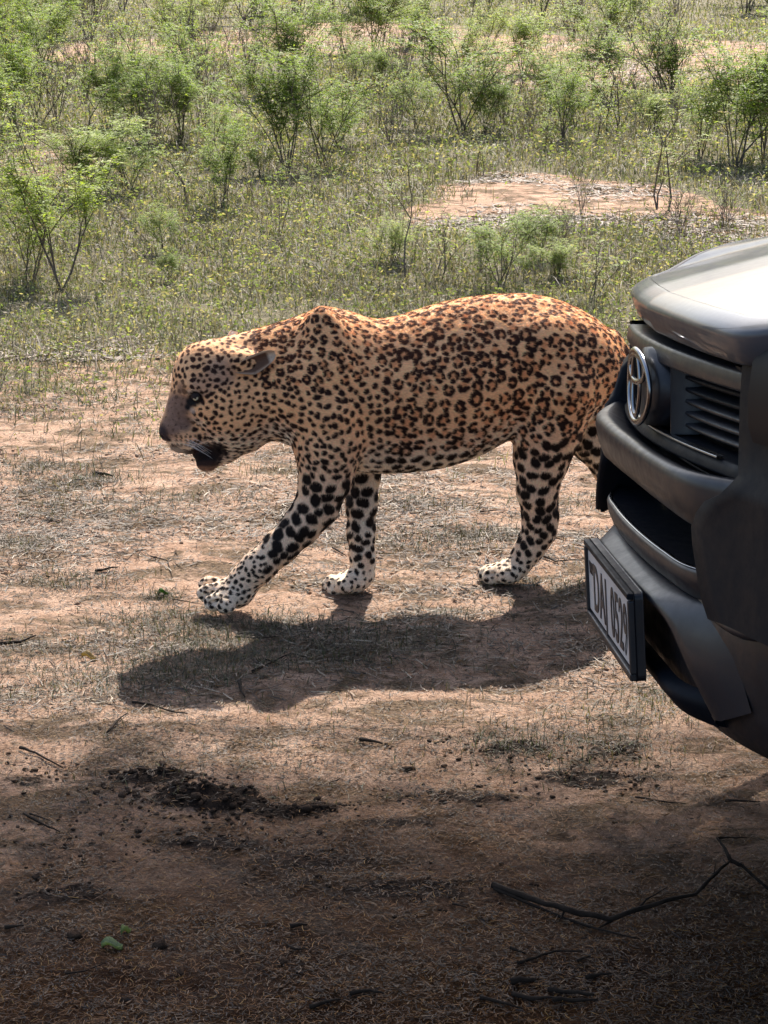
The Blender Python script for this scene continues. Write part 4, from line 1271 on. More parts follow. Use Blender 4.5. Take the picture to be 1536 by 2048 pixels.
NAMED = [
 (118, 578, 290, 230, 'Y', 'yellow-green feathery shrub at the left edge, the nearest of the big shrubs'),
 (60, 560, 200, 150, 'Y', 'loose yellow-green shrub against the left picture edge beside the biggest feathery one'),
 (1000, 580, 135, 130, 'L', 'small green sapling just behind the top of the leopard\'s hips'),
 (812, 562, 200, 150, 'S', 'thin many-stemmed sapling standing behind the middle of the leopard\'s back'),
 (880, 560, 120, 90, 'S', 'slender leafy sapling right of the many-stemmed one behind the leopard\'s back'),
 (575, 345, 200, 170, 'L', 'dense green shrub in the middle of the scrub, left one of a close pair'),
 (650, 338, 190, 160, 'L', 'dense green shrub in the middle of the scrub, right one of a close pair'),
 (925, 268, 185, 190, 'L', 'broad green bush with several dark stems left above the sandy clearing'),
 (1010, 250, 120, 120, 'B', 'grey twiggy bush behind the sandy clearing'),
 (1470, 338, 230, 210, 'L', 'tall bright green bush at the right edge above the truck'),
 (1525, 325, 230, 150, 'L', 'leafy bush cut by the right picture edge'),
 (1400, 320, 160, 130, 'L', 'rounded green bush just left of the tall bright one'),
 (1163, 435, 95, 55, 'B', 'small bare sapling standing alone in the sandy clearing'),
 (1322, 425, 180, 130, 'S', 'sparse leaning sapling at the right rim of the sandy clearing'),
 (590, 90, 75, 55, 'S', 'lone small tree-like sapling in front of the far sandy strip'),
 (690, 112, 100, 90, 'L', 'dark-stemmed bush on the far sandy strip, left of the densest one'),
 (752, 108, 130, 130, 'L', 'densest green bush on the far sandy strip'),
 (820, 95, 100, 110, 'L', 'low green bush on the far sandy strip right of the densest one'),
 (1226, 268, 145, 95, 'S', 'forked sapling with few leaves between two sandy patches'),
 (1125, 285, 140, 120, 'L', 'grey-green bush left of the forked sapling'),
 (1192, 288, 110, 60, 'S', 'upright thin stem with small leaves beside the forked sapling'),
 (1340, 205, 170, 160, 'B', 'dark twiggy bush with crossing branches below the far right sand'),
 (1345, 208, 120, 100, 'L', 'small green bush growing through the dark twiggy one'),
 (1200, 108, 130, 160, 'L', 'wide green bush above the pale sand, upper right'),
 (1145, 75, 90, 90, 'B', 'bare branching bush at the top edge right of the middle'),
 (470, 78, 105, 70, 'S', 'pair of dark stems with a thin crown near the top edge, left of the middle'),
 (425, 70, 95, 90, 'Y', 'yellow-green bush near the top edge, left of the dark stems'),
 (660, 160, 80, 60, 'S', 'small sapling between the far sandy strip and the dense pair'),
 (800, 230, 125, 100, 'B', 'dark twig bush right of the dense green pair'),
 (30, 255, 175, 120, 'L', 'bright green bush at the left picture edge, upper one'),
 (72, 258, 150, 90, 'S', 'thin dark stems right of the bright bush at the left edge'),
 (112, 252, 130, 90, 'B', 'purple-grey twigs in the row of stems at the upper left'),
 (165, 272, 130, 90, 'S', 'leafy sapling at the end of the row of stems, upper left'),
 (222, 258, 120, 90, 'L', 'small green bush above the bright spreading shrub on the left'),
 (308, 325, 150, 110, 'B', 'leaning twiggy bush left of the middle, its stems bent to the left'),
 (402, 262, 165, 110, 'B', 'tall purple-grey twiggy bush, upper left of the middle'),
 (382, 412, 150, 120, 'S', 'tall grey-green sapling left of the dense pair'),
 (445, 420, 160, 130, 'L', 'grey-green bush between the tall sapling and the dense pair'),
 (556, 482, 170, 60, 'S', 'single thin stem with few leaves above the leopard\'s shoulder'),
 (652, 405, 80, 45, 'S', 'short dark stem right below the dense pair'),
 (190, 400, 140, 200, 'Y', 'bright yellow-green spreading shrub above the feathery one on the left'),
 (262, 385, 120, 130, 'L', 'low green bush touching the bright spreading shrub'),
 (390, 92, 70, 60, 'B', 'dark stump of twigs near the top edge on the left'),
 (1182, 606, 115, 90, 'S', 'dark thin sapling directly right of the top of the leopard\'s rump'),
 (1362, 470, 90, 80, 'B', 'low brown twig bush right of the sandy clearing'),
 (1450, 455, 80, 90, 'B', 'low brown twigs near the right edge above the bonnet'),
 (1120, 560, 70, 90, 'Y', 'low yellow-green plant left of the dark sapling by the leopard\'s rump'),
 (960, 350, 70, 70, 'S', 'small seedling at the upper rim of the sandy clearing'),
]
taken = []
for (px, py, h_, w_, kd, lab) in NAMED:
    nm = {'L': 'shrub', 'S': 'sapling', 'B': 'twiggy_shrub', 'Y': 'feathery_shrub'}[kd]
    put_shrub(px, py, h_, w_, kd, lab, nm, 'sapling' if kd == 'S' else 'shrub', 'shrubs and saplings of the scrub')
    taken.append((px, py))
KW = {'L': 'green bush', 'S': 'thin leafy sapling', 'B': 'bare twiggy shrub', 'Y': 'yellow-green feathery bush'}
LM = [(118, 578, 'the big feathery shrub at the left edge'), (1080, 395, 'the sandy clearing'), (612, 342, 'the dense green pair'), (925, 268, 'the broad many-stemmed bush'), (1470, 338, 'the tall bright bush at the right edge'),
      (720, 85, 'the far sandy strip'), (1340, 205, 'the crossing-branched twiggy bush'), (402, 262, 'the tall purple-grey twig bush'), (30, 255, 'the upper bright bush at the left edge'), (190, 400, 'the bright spreading shrub'),
      (812, 562, 'the sapling behind the leopard\'s back'), (440, 75, 'the pair of dark stems by the top edge'), (1200, 108, 'the wide bush above the pale sand'), (1226, 268, 'the forked sapling')]
used_labels = set()
def place_label(px, py, hp, kd):
    order = sorted(LM, key=lambda l: (l[0] - px) ** 2 + (2 * (l[1] - py)) ** 2)
    size = 'small' if hp < 75 else ('taller' if hp > 120 else 'middling')
    for lx, ly, nm in order[:9]:
        dx, dy = px - lx, py - ly
        ang = math.degrees(math.atan2(-2 * dy, dx)) % 360
        dr = ['right of', 'behind and right of', 'behind', 'behind and left of', 'left of', 'in front and left of', 'in front of', 'in front and right of'][int((ang + 22.5) // 45) % 8]
        far_ = 'close ' if math.hypot(dx, 2 * dy) < 130 else ('' if math.hypot(dx, 2 * dy) < 260 else 'well ')
        lab = size + ' ' + {'L': 'green bush', 'S': 'thin sapling', 'B': 'bare twig bush', 'Y': 'yellow-green bush'}[kd] + ' ' + far_ + dr + ' ' + nm
        if lab not in used_labels and len(lab.split()) <= 16:
            used_labels.add(lab); return lab
    return lab
nfill = 0
tries = 0
while nfill < 125 and tries < 6000:
    tries += 1
    px = rs.uniform(-120, 1660); py = 8 + 560 * rs.random() ** 1.35
    if py > 330 and rs.random() < .55: continue
    if any(abs(px - a) < 34 and abs(py - b) < 16 + .02 * b for a, b in taken): continue
    g_ = on_ground(px, py)
    if bare_fraction(np.array([g_.x]), np.array([g_.y]))[0] > .45 and rs.random() < .9: continue
    kd = rs.choices('LSBY', (.36, .30, .24, .10))[0]
    if px > 1180 and py > 470: continue
    hp = (70 + 70 * rs.random()) * (1 if py < 300 else .72) * (1.0 if kd != 'S' else 1.1)
    if px < 700 and py < 480: hp *= 1.15
    wp = hp * {'L': .95, 'S': .5, 'B': .8, 'Y': 1.1}[kd]
    where = ('at the top' if py < 120 else ('in the upper part' if py < 260 else ('in the middle part' if py < 420 else 'in the lowest part'))) + ' of the scrub, ' + ('left third' if px < 512 else ('middle third' if px < 1024 else 'right third'))
    put_shrub(px, py, hp, wp, kd, place_label(px, py, hp, kd), {'L': 'shrub', 'S': 'sapling', 'B': 'twiggy_shrub', 'Y': 'feathery_shrub'}[kd], 'sapling' if kd == 'S' else 'shrub', 'shrubs and saplings of the scrub')
    taken.append((px, py)); nfill += 1

# ---- low growth: blades, small leaves and dead stalks, uncountable
gr = np.random.default_rng(12)
def scatter(n, y0, y1, power, keep, spread=1.0):
    out = []
    while sum(len(o) for o in out) < n:
        m = n * 2
        a = gr.random(m)
        if power == 1: Y = y0 * (y1 / y0) ** a
        else: Y = (y0 ** (1 - power) + a * (y1 ** (1 - power) - y0 ** (1 - power))) ** (1 / (1 - power))
        X = gr.uniform(-1, 1, m) * (.215 * Y + .35) * spread
        k = gr.random(m) < keep(X, Y)
        out.append(np.stack([X[k], Y[k]], 1))
    return np.concatenate(out)[:n]
def clump(P, per, rad):
    """per points round each of P"""
    c = np.repeat(P, per, 0)
    r_ = rad * np.abs(gr.normal(0, 1, len(c))) * (c[:, 1] / 8 + .3)
    a = gr.uniform(0, 6.283, len(c))
    return c + np.stack([r_ * np.cos(a), r_ * np.sin(a)], 1)
def blades(P, length, width, lean, tint_fn, name, label, material, up=1.0):
    n = len(P)
    L_ = length * gr.uniform(.5, 1.4, n) * np.clip(P[:, 1] / 9, .75, 2.4) ** .6
    Wd = width * gr.uniform(.7, 1.4, n) * np.clip(P[:, 1] / 7, .8, 3.5) ** .8
    a = gr.uniform(0, 6.283, n); le = lean * np.abs(gr.normal(0, 1, n))
    b = a + gr.uniform(-.9, .9, n) + 1.57
    z = ground_z(P[:, 0], P[:, 1])
    base = np.stack([P[:, 0], P[:, 1], z - .002], 1)
    w_ = np.stack([np.cos(b), np.sin(b), 0 * b], 1) * Wd[:, None] * .5
    d = np.stack([np.cos(a) * le, np.sin(a) * le, up * np.ones(n)], 1); d /= np.linalg.norm(d, axis=1)[:, None]
    mid = base + d * L_[:, None] * .55
    tip = mid + (d + np.stack([np.cos(a) * .5, np.sin(a) * .5, -.35 * np.ones(n)], 1)) * L_[:, None] * .45
    v = np.stack([base - w_, base + w_, mid + w_ * .8, tip, mid - w_ * .8], 1).reshape(-1, 3)
    i0 = np.arange(n)[:, None] * 5
    f = np.concatenate([i0 + np.array([[0, 1, 2]]), i0 + np.array([[0, 2, 4]]), i0 + np.array([[4, 2, 3]])])
    c = tint_fn(n, P); c = np.repeat(c, 5, 0)
    o = mesh_obj(name, v, f, material, None, smooth=False, cols=c, colname='tint')
    tag(o, label, kind='stuff')
    return o
def leaves(P, size, tint_fn, name, label, zmax, material):
    n = len(P)
    s = size * gr.uniform(.5, 1.5, n) * np.clip(P[:, 1] / 8, .8, 3.2) ** .75
    z = ground_z(P[:, 0], P[:, 1]) + zmax * gr.random(n) ** 1.6 * np.clip(P[:, 1] / 8, .7, 2)
    c = np.stack([P[:, 0], P[:, 1], z], 1)
    a = gr.normal(0, 1, (n, 3)); a[:, 2] *= .45; a /= np.linalg.norm(a, axis=1)[:, None]
    q = gr.normal(0, 1, (n, 3)); b = np.cross(a, q); b /= np.linalg.norm(b, axis=1)[:, None] + 1e-9
    a *= s[:, None]; b *= (s * .42)[:, None]
    v = np.stack([c - a, c + b, c + a, c - b], 1).reshape(-1, 3)
    f = np.arange(n * 4).reshape(-1, 4)
    o = mesh_obj(name, v, f, material, None, smooth=False, cols=np.repeat(tint_fn(n, P), 4, 0), colname='tint')
    tag(o, label, kind='stuff')
    return o
def pal(cols, w=None, jit=.2):
    cols = np.array(cols); w = None if w is None else np.array(w) / sum(w)
    def fn(n, P):
        c = cols[gr.choice(len(cols), n, p=w)]
        big = 1 + .25 * vnoise(P, .8, 61)
        return c * gr.uniform(1 - jit, 1 + jit, (n, 1)) * big[:, None]
    return fn
cover = lambda X, Y: (1 - bare_fraction(X, Y)) ** 1.3 * (.35 + .65 * (vnoise(np.stack([X, Y], 1), 1.7, 51) * .7 + vnoise(np.stack([X, Y], 1), 5, 52) * .5 > -.25)) + .012
P = clump(scatter(16000, 5.6, 34, 1.5, cover), 7, .05)
blades(P, .05, .0032, .9, pal([(.12, .14, .06), (.20, .195, .11), (.36, .30, .20), (.075, .08, .045), (.17, .14, .105)], (3, 3, 2.4, 3, 2.6)), 'grass', 'short dry and green grass covering the ground behind the leopard', m_grass)
P = clump(scatter(8500, 6.3, 34, 1.5, cover), 12, .055)
leaves(P, .0078, pal([(.125, .155, .065), (.20, .225, .095), (.28, .29, .12), (.12, .125, .085), (.30, .25, .18)], (4, 3, .5, 3.5, 4)), 'ground_cover', 'low small-leaved herbs growing among the shrubs', .085, m_leaf)
P = clump(scatter(5000, 5.6, 34, 1.5, cover), 5, .09)
blades(P, .12, .0024, 1.1, pal([(.12, .095, .08), (.2, .165, .14), (.07, .055, .045)]), 'dead_stalks', 'grey-brown dead stalks standing in the low growth', m_grass)

# ---- unseen tree added above the picture to darken the nearest ground
def added_shade_tree():
    root = empty('added_shade_tree', (-3.6, 10.2, 0))
    tag(root, 'unseen tree outside the picture, added to shade the near ground', 'tree')
    rt = random.Random(9)
    parts_ = []
    def P_(x, y, z): return Vector((x + 3.6, y - 10.2, z))
    parts_.append(tube([P_(-3.6, 10.2, -.2), P_(-3.55, 10.1, 1.5), P_(-3.3, 10.0, 3.4), P_(-2.7, 9.8, 5.0)], [.34, .27, .22, .18], 12))
    limb = [P_(-2.7, 9.8, 5.0), P_(-1.6, 9.5, 6.0), P_(-.4, 9.3, 6.7), P_(.7, 9.1, 7.0)]
    parts_.append(tube(limb, [.18, .12, .08, .04], 10))
    parts_.append(tube([P_(-2.7, 9.8, 5.0), P_(-3.4, 10.8, 6.6), P_(-3.8, 11.5, 7.6)], [.15, .09, .04], 8))
    sx, sy = math.sin(R(SUN_AZ)) / math.tan(R(SUN_ELEV)), math.cos(R(SUN_AZ)) / math.tan(R(SUN_ELEV))
    lv = []
    gt = np.random.default_rng(4)
    n = 125000
    # leaf sprays placed along sun rays, their density shaped to grade the ground shade
    gxs = gt.uniform(-2.2, 1.5, n); gys = 4.08 - 1.62 * gt.random(n) ** .37
    gxs += .12 * vnoise(np.stack([gxs, gys], 1), 3, 71); gys += .07 * vnoise(np.stack([gxs, gys], 1), 2.5, 72)
    edge = smooth01(gys + .1 * vnoise(np.stack([gxs, gys], 1), 2, 75), 2.45, 2.62)
    holes = vnoise(np.stack([gxs, gys], 1), 2.2, 73) * .6 + vnoise(np.stack([gxs, gys], 1), 6, 74) * .4
    k = (gt.random(n) < edge) & (holes > -.75 + .35 * smooth01(gys, 3.2, 4.2))
    gxs, gys = gxs[k], gys[k]
    zz_ = 6.3 + .5 * gt.normal(0, 1, len(gxs)) + .9 * gt.random(len(gxs))
    c = np.stack([gxs + sx * zz_ + 3.6, gys + sy * zz_ - 10.2, zz_], 1)
    a = gt.normal(0, 1, c.shape); a /= np.linalg.norm(a, axis=1)[:, None]
    b = np.cross(a, gt.normal(0, 1, c.shape)); b /= np.linalg.norm(b, axis=1)[:, None]
    s = gt.uniform(.013, .023, len(c))[:, None]
    v = np.stack([c - a * s, c + b * s * .6, c + a * s, c - b * s * .6], 1).reshape(-1, 3)
    f = np.arange(len(v)).reshape(-1, 4)
    tint = np.repeat(np.array([.06, .10, .025]) * gt.uniform(.7, 1.3, (len(c), 1)), 4, 0)
    mesh_obj('crown', v, f, m_leaf, root, smooth=False, cols=tint, colname='tint')
    for k_ in range(26):
        i = gt.integers(len(c)); s0 = Vector(limb[1 + k_ % 3]); e0 = Vector(c[i])
        parts_.append(tube([s0, s0.lerp(e0, .5) + Vector((0, 0, .12)), e0], [.022, .013, .004], 5))
    # rest of the crown, over the trunk
    c2 = gt.normal(0, 1, (14000, 3)); c2 /= np.linalg.norm(c2, axis=1)[:, None]; c2 *= gt.random((14000, 1)) ** .4 * np.array([1.9, 1.9, 1.1]); c2 += np.array([-.3, 1.2, 7.3])
    a = gt.normal(0, 1, c2.shape) * .04; b = gt.normal(0, 1, c2.shape) * .025
    v = np.stack([c2 - a, c2 + b, c2 + a, c2 - b], 1).reshape(-1, 3)
    mesh_obj('crown', v, np.arange(len(v)).reshape(-1, 4), m_leaf, root, smooth=False, cols=np.full((len(v), 3), (.06, .10, .025)), colname='tint')
    mesh_obj('trunk', *merge(parts_), m_bark, root)
added_shade_tree()
# ================================================================== litter, sticks, clods on the near ground
def world_z(x, y): return float(ground_z(np.array([x]), np.array([y]))[0])
m_stick = mat('dark_stick', rough=0.9, spec=0.15)
t = NT(m_stick)
t.base(t.ramp(t.noise(40, 4, 0.7, t.coords('Object')), [(0.3, (0.006, 0.004, 0.003)), (0.7, (0.030, 0.021, 0.015))]))
m_straw = leaf_mat('straw', trans=0.1)
def straws(P, length, width, tint_fn, name, label, flat_=.12):
    n = len(P)
    L_ = length * gr.uniform(.35, 1.5, n); Wd = width * gr.uniform(.6, 1.4, n)
    a = gr.uniform(0, 3.1416, n)
    z = ground_z(P[:, 0], P[:, 1]) + .0015 + .004 * gr.random(n)
    c = np.stack([P[:, 0], P[:, 1], z], 1)
    d = np.stack([np.cos(a), np.sin(a), gr.normal(0, flat_, n)], 1) * (L_ / 2)[:, None]
    w_ = np.stack([-np.sin(a), np.cos(a), gr.normal(0, .4, n)], 1) * (Wd / 2)[:, None]
    bend = np.stack([-np.sin(a), np.cos(a), .3 * np.ones(n)], 1) * (L_ * gr.normal(0, .09, n))[:, None]
    v = np.stack([c - d - w_, c - d + w_, c + bend + w_, c + bend - w_, c + d + w_ * .6, c + d - w_ * .6], 1).reshape(-1, 3)
    i0 = np.arange(n)[:, None] * 6
    f = np.concatenate([i0 + np.array([[0, 1, 2, 3]]), i0 + np.array([[3, 2, 4, 5]])])
    o = mesh_obj(name, v, f, m_straw, None, smooth=False, cols=np.repeat(tint_fn(n, P), 6, 0), colname='tint')
    tag(o, label, kind='stuff')
ln_ = lambda X, Y: np.clip(.42 + .8 * vnoise(np.stack([X, Y * 1.5], 1), 2.1, 81) + .5 * vnoise(np.stack([X, Y * 1.7], 1), 6.5, 82), .04, 1) * (1 - .0 * Y)
near0 = lambda X, Y: np.clip(1.25 - smooth01(Y + .3 * vnoise(np.stack([X, Y], 1), 1.5, 83), 3.5, 4.7), .0, 1)
near = lambda X, Y: (1 - .9 * dark_earth(X, Y)) * np.clip(1.25 - smooth01(Y + .3 * vnoise(np.stack([X, Y], 1), 1.5, 83), 3.5, 4.7), .0, 1)
P = scatter(38000, 2.55, 8.0, 1.2, lambda X, Y: ln_(X, Y) * (1 - np.clip(near0(X, Y), 0, 1)) * (1 - .8 * dark_earth(X, Y)))
straws(P, .035, .0021, pal([(.10, .07, .05), (.05, .037, .028), (.2, .155, .115), (.33, .27, .2)], (3, 3, 2.2, 1.3)), 'dry_litter', 'dry twig and leaf litter strewn over the sandy soil')
P = scatter(80000, 2.55, 4.6, 1.3, near)
straws(P, .0125, .0009, pal([(.17, .072, .015), (.085, .033, .007), (.02, .009, .003), (.24, .13, .03)], (3, 3, 3, .5)), 'straw', 'fine brown needles and straw covering the shaded near ground')

P = scatter(26000, 7.5, 34, 1.5, lambda X, Y: bare_fraction(X, Y) * np.clip(.3 + vnoise(np.stack([X, Y], 1), 1.6, 87), 0, 1))
P2 = P
straws(P, .06, .006, pal([(.16, .115, .09), (.10, .075, .06), (.28, .22, .17)]), 'far_litter', 'brown litter on the sandy clearings among the shrubs')
P = scatter(70000, 2.6, 6.2, 1.3, lambda X, Y: np.clip(.55 + .7 * vnoise(np.stack([X, Y * 1.4], 1), 4.3, 88) + .4 * vnoise(np.stack([X, Y * 1.4], 1), 13, 89), .08, 1) * (1 - .7 * dark_earth(X, Y)))
straws(P, .010, .0016, pal([(.045, .028, .018), (.09, .055, .033), (.02, .013, .009), (.17, .11, .065)], (3, 3, 3, 1)), 'soil_litter', 'fine dark bits of bark and leaf trodden into the near soil')
def px_clump(px, py, wx, wy, n):
    c = on_ground(px, py)
    return np.stack([c.x + gr.normal(0, wx, n), c.y + gr.normal(0, wy, n)], 1)
CL = [(430, 1275, .11, .07, 900), (300, 1250, .10, .06, 600), (500, 1320, .16, .07, 1300), (370, 1330, .10, .06, 500), (560, 1255, .06, .05, 420), (130, 950, .12, .12, 700), (60, 930, .07, .09, 300), (200, 960, .08, .05, 350), (150, 1165, .09, .05, 500), (60, 1090, .06, .06, 250),
      (250, 1360, .12, .06, 700), (560, 950, .07, .07, 260), (845, 1090, .12, .06, 500), (960, 1075, .12, .07, 600), (820, 1010, .05, .05, 120), (700, 1000, .04, .04, 80), (280, 1030, .06, .05, 200), (150, 1020, .07, .06, 250), (350, 1000, .10, .06, 260),
      (330, 1200, .03, .02, 200), (760, 1275, .12, .05, 500), (700, 1310, .11, .05, 450), (1140, 1180, .10, .05, 500), (900, 1230, .08, .03, 220), (1180, 1010, .10, .05, 260), (900, 1010, .08, .05, 200), (50, 1300, .07, .07, 300), (1330, 1380, .05, .05, 300), (1290, 1420, .12, .05, 400),
      (420, 900, .05, .06, 90), (60, 1380, .10, .06, 300), (1050, 1500, .10, .07, 500), (1250, 1490, .08, .08, 350), (300, 860, .15, .08, 300), (100, 820, .2, .1, 400), (30, 1000, .1, .08, 250), (480, 1000, .04, .04, 100)]
P = np.concatenate([px_clump(c[0], c[1], c[2], c[3], int(c[4] * 1.5)) for c in CL] + [scatter(5200, 3.6, 7.4, 1.0, lambda X, Y: ln_(X, Y))])
blades(P, .034, .0020, 1.5, pal([(.085, .08, .05), (.045, .04, .028), (.125, .10, .07), (.06, .075, .033), (.2, .16, .11)], (3, 3, 3, 1.6, 1)), 'grass_tufts', 'low grey-green grass tufts and dead roots scattered on the bare sand', m_grass, up=.55)

# soil crumbs and the dark heap of turned earth
def lumps(P, rad, name, label, m, zo=0.0, stuff=True, sq=.7):
    ico = bmesh.new(); bmesh.ops.create_icosphere(ico, subdivisions=2 if not stuff else 1, radius=1)
    iv = np.array([v.co[:] for v in ico.verts]); if_ = np.array([[v.index for v in f.verts] for f in ico.faces]); ico.free()
    n = len(P); k = len(iv)
    s = rad[:, None, None] * gr.uniform(.6, 1.25, (n, k, 1)) * np.stack([gr.uniform(.8, 1.4, (n, 1)), gr.uniform(.8, 1.3, (n, 1)), sq * gr.uniform(.7, 1.1, (n, 1))], 2)
    z = ground_z(P[:, 0], P[:, 1]) + zo * 1.0
    v = iv[None] * s + np.stack([P[:, 0], P[:, 1], z + rad * sq * .4], 1)[:, None, :]
    f = if_[None] + (np.arange(n) * k)[:, None, None]
    o = mesh_obj(name, v.reshape(-1, 3), f.reshape(-1, 3), m, None, smooth=False)
    if stuff: tag(o, label, kind='stuff')
    return o
m_clod = mat('dark_soil', rough=0.97, spec=0.1)
t = NT(m_clod)
t.base(t.ramp(t.noise(60, 5, 0.7, t.coords('Object')), [(0.3, (0.018, 0.012, 0.009)), (0.7, (0.07, 0.045, 0.03))]))
t.bump(t.noise(160, 5, 0.8, t.coords('Object')), 0.8, 0.006)
m_crumb = mat('soil_crumb', rough=0.97, spec=0.1)
t = NT(m_crumb)
t.base(t.ramp(t.noise(25, 5, 0.7, t.coords('Object')), [(0.3, (0.10, 0.06, 0.04)), (0.7, (0.34, 0.22, 0.145))]))
P = scatter(5200, 2.55, 7, 1.3, lambda X, Y: ln_(X, Y) * (1 - np.clip(near0(X, Y), 0, 1)))
lumps(P, np.minimum(gr.exponential(.0018, len(P)) + .001, .0065), 'soil_crumbs', 'small crumbs of reddish soil lying everywhere on the bare ground', m_crumb)
def heap(cells, n, r_, zh):
    pts, rad, zz_ = [], [], []
    for (px, py, wx, wy, k) in cells:
        q = px_clump(px, py, wx, wy, int(n * k)); pts.append(q)
    P = np.concatenate(pts)
    rad = gr.exponential(r_, len(P)) + .003
    return P, rad
P, rad = heap([(420, 1600, .09, .045, 1), (330, 1570, .07, .03, .5), (520, 1625, .09, .03, .6), (290, 1550, .05, .014, .25), (640, 1615, .04, .018, .2), (450, 1680, .10, .04, .3)], 150, .0015, .02)
zo = 0
o = lumps(P, np.minimum(rad, .011), 'soil_heap', 'dark heap of freshly turned crumbly earth left of the picture middle', m_clod, zo=zo)
P, rad = heap([(1000, 1500, .09, .05, 1), (1120, 1560, .10, .06, .8), (900, 1590, .08, .03, .5), (1240, 1540, .06, .06, .5), (150, 1790, .05, .03, .2), (60, 1540, .05, .04, .4), (130, 1700, .12, .05, .5), (850, 1780, .14, .06, .5), (180, 1640, .12, .04, .4)], 90, .0010, .01)
lumps(P, np.minimum(rad, .007), 'dark_crumbs', 'dark crumbs of earth scattered round the near ground', m_clod)
for px, py, r_, lab in ((150, 1875, .011, 'dark soil clod near the lower left corner'), (640, 1665, .0085, 'dark soil clod right of the earth heap'), (817, 1540, .0095, 'flat dark clod in the middle below the leopard shadow'),
                        (320, 1890, .013, 'curled dark clod right of the pale green leaf'), (565, 1930, .009, 'small round dark clod in the bottom middle left'), (250, 1998, .008, 'small dark clod near the bottom left edge'),
                        (360, 1946, .010, 'flat dark clod below the curled one'), (76, 1752, .008, 'little dark clod at the left in the shade'), (737, 1725, .007, 'little dark clod right of the middle in the shade')):
    g_ = on_ground(px, py)
    o = lumps(np.array([[g_.x, g_.y]]), np.array([r_]), 'soil_clod', None, m_clod, stuff=False)
    tag(o, lab, 'clod', 'single clods on the near ground')

# sticks: (pixel path), radius, label
def stick(paths, rads, label, name='stick', m=None, lift=.004, group='sticks lying on the ground'):
    parts_ = []
    c0 = on_ground(*paths[0][0][:2])
    for path, r0 in zip(paths, rads):
        pts = []
        for q in path:
            h = q[2] if len(q) > 2 else lift
            g_ = on_ground(q[0], q[1], h); zz_ = world_z(g_.x, g_.y)
            pts.append(Vector((g_.x - c0.x, g_.y - c0.y, zz_ + h + r0 * .6)))
        fin = []
        for i in range(len(pts) - 1):
            for k in range(3):
                s = k / 3
                p = pts[i].lerp(pts[i + 1], s)
                fin.append(p + Vector((0, rs.uniform(-1, 1), rs.uniform(-.3, 1))) * r0 * (.45 if (i or k) else 0))
        fin.append(pts[-1])
        n = len(fin)
        parts_.append(tube(fin, [r0 * (1 - .65 * i / (n - 1)) * rs.uniform(.85, 1.2) for i in range(n)], 7))
    o = mesh_obj(name, *merge(parts_), m or m_stick)
    o.location = (c0.x, c0.y, 0)
    tag(o, label, 'branch' if name == 'fallen_branch' else 'stick', None if name == 'fallen_branch' else group)
stick([[(986, 1778), (1073, 1804, .010), (1129, 1823, .012), (1219, 1838, .012), (1268, 1826, .014), (1335, 1809, .018), (1391, 1789, .022), (1433, 1755, .03), (1461, 1729, .04)],
       [(1461, 1729, .04), (1485, 1740, .034), (1536, 1779, .02), (1600, 1830, .008)], [(1461, 1729, .04), (1450, 1705, .045), (1438, 1686, .05), (1433, 1680, .05)], [(1433, 1680, .05), (1460, 1681, .045), (1494, 1684, .04)],
       [(1268, 1825, .014), (1294, 1796, .03), (1335, 1774, .04)], [(988, 1783, .003), (1118, 1834, .003), (1193, 1860, .004), (1279, 1881, .004)], [(1225, 1838, .011), (1193, 1860, .005)], [(1427, 1760, .03), (1432, 1722, .045)], [(1129, 1823, .01), (1118, 1846, .004)]],
      [.0062, .0042, .0038, .0024, .0020, .0032, .0024, .0016, .0022], 'long forked branch lying across the shaded ground at the lower right', 'fallen_branch')
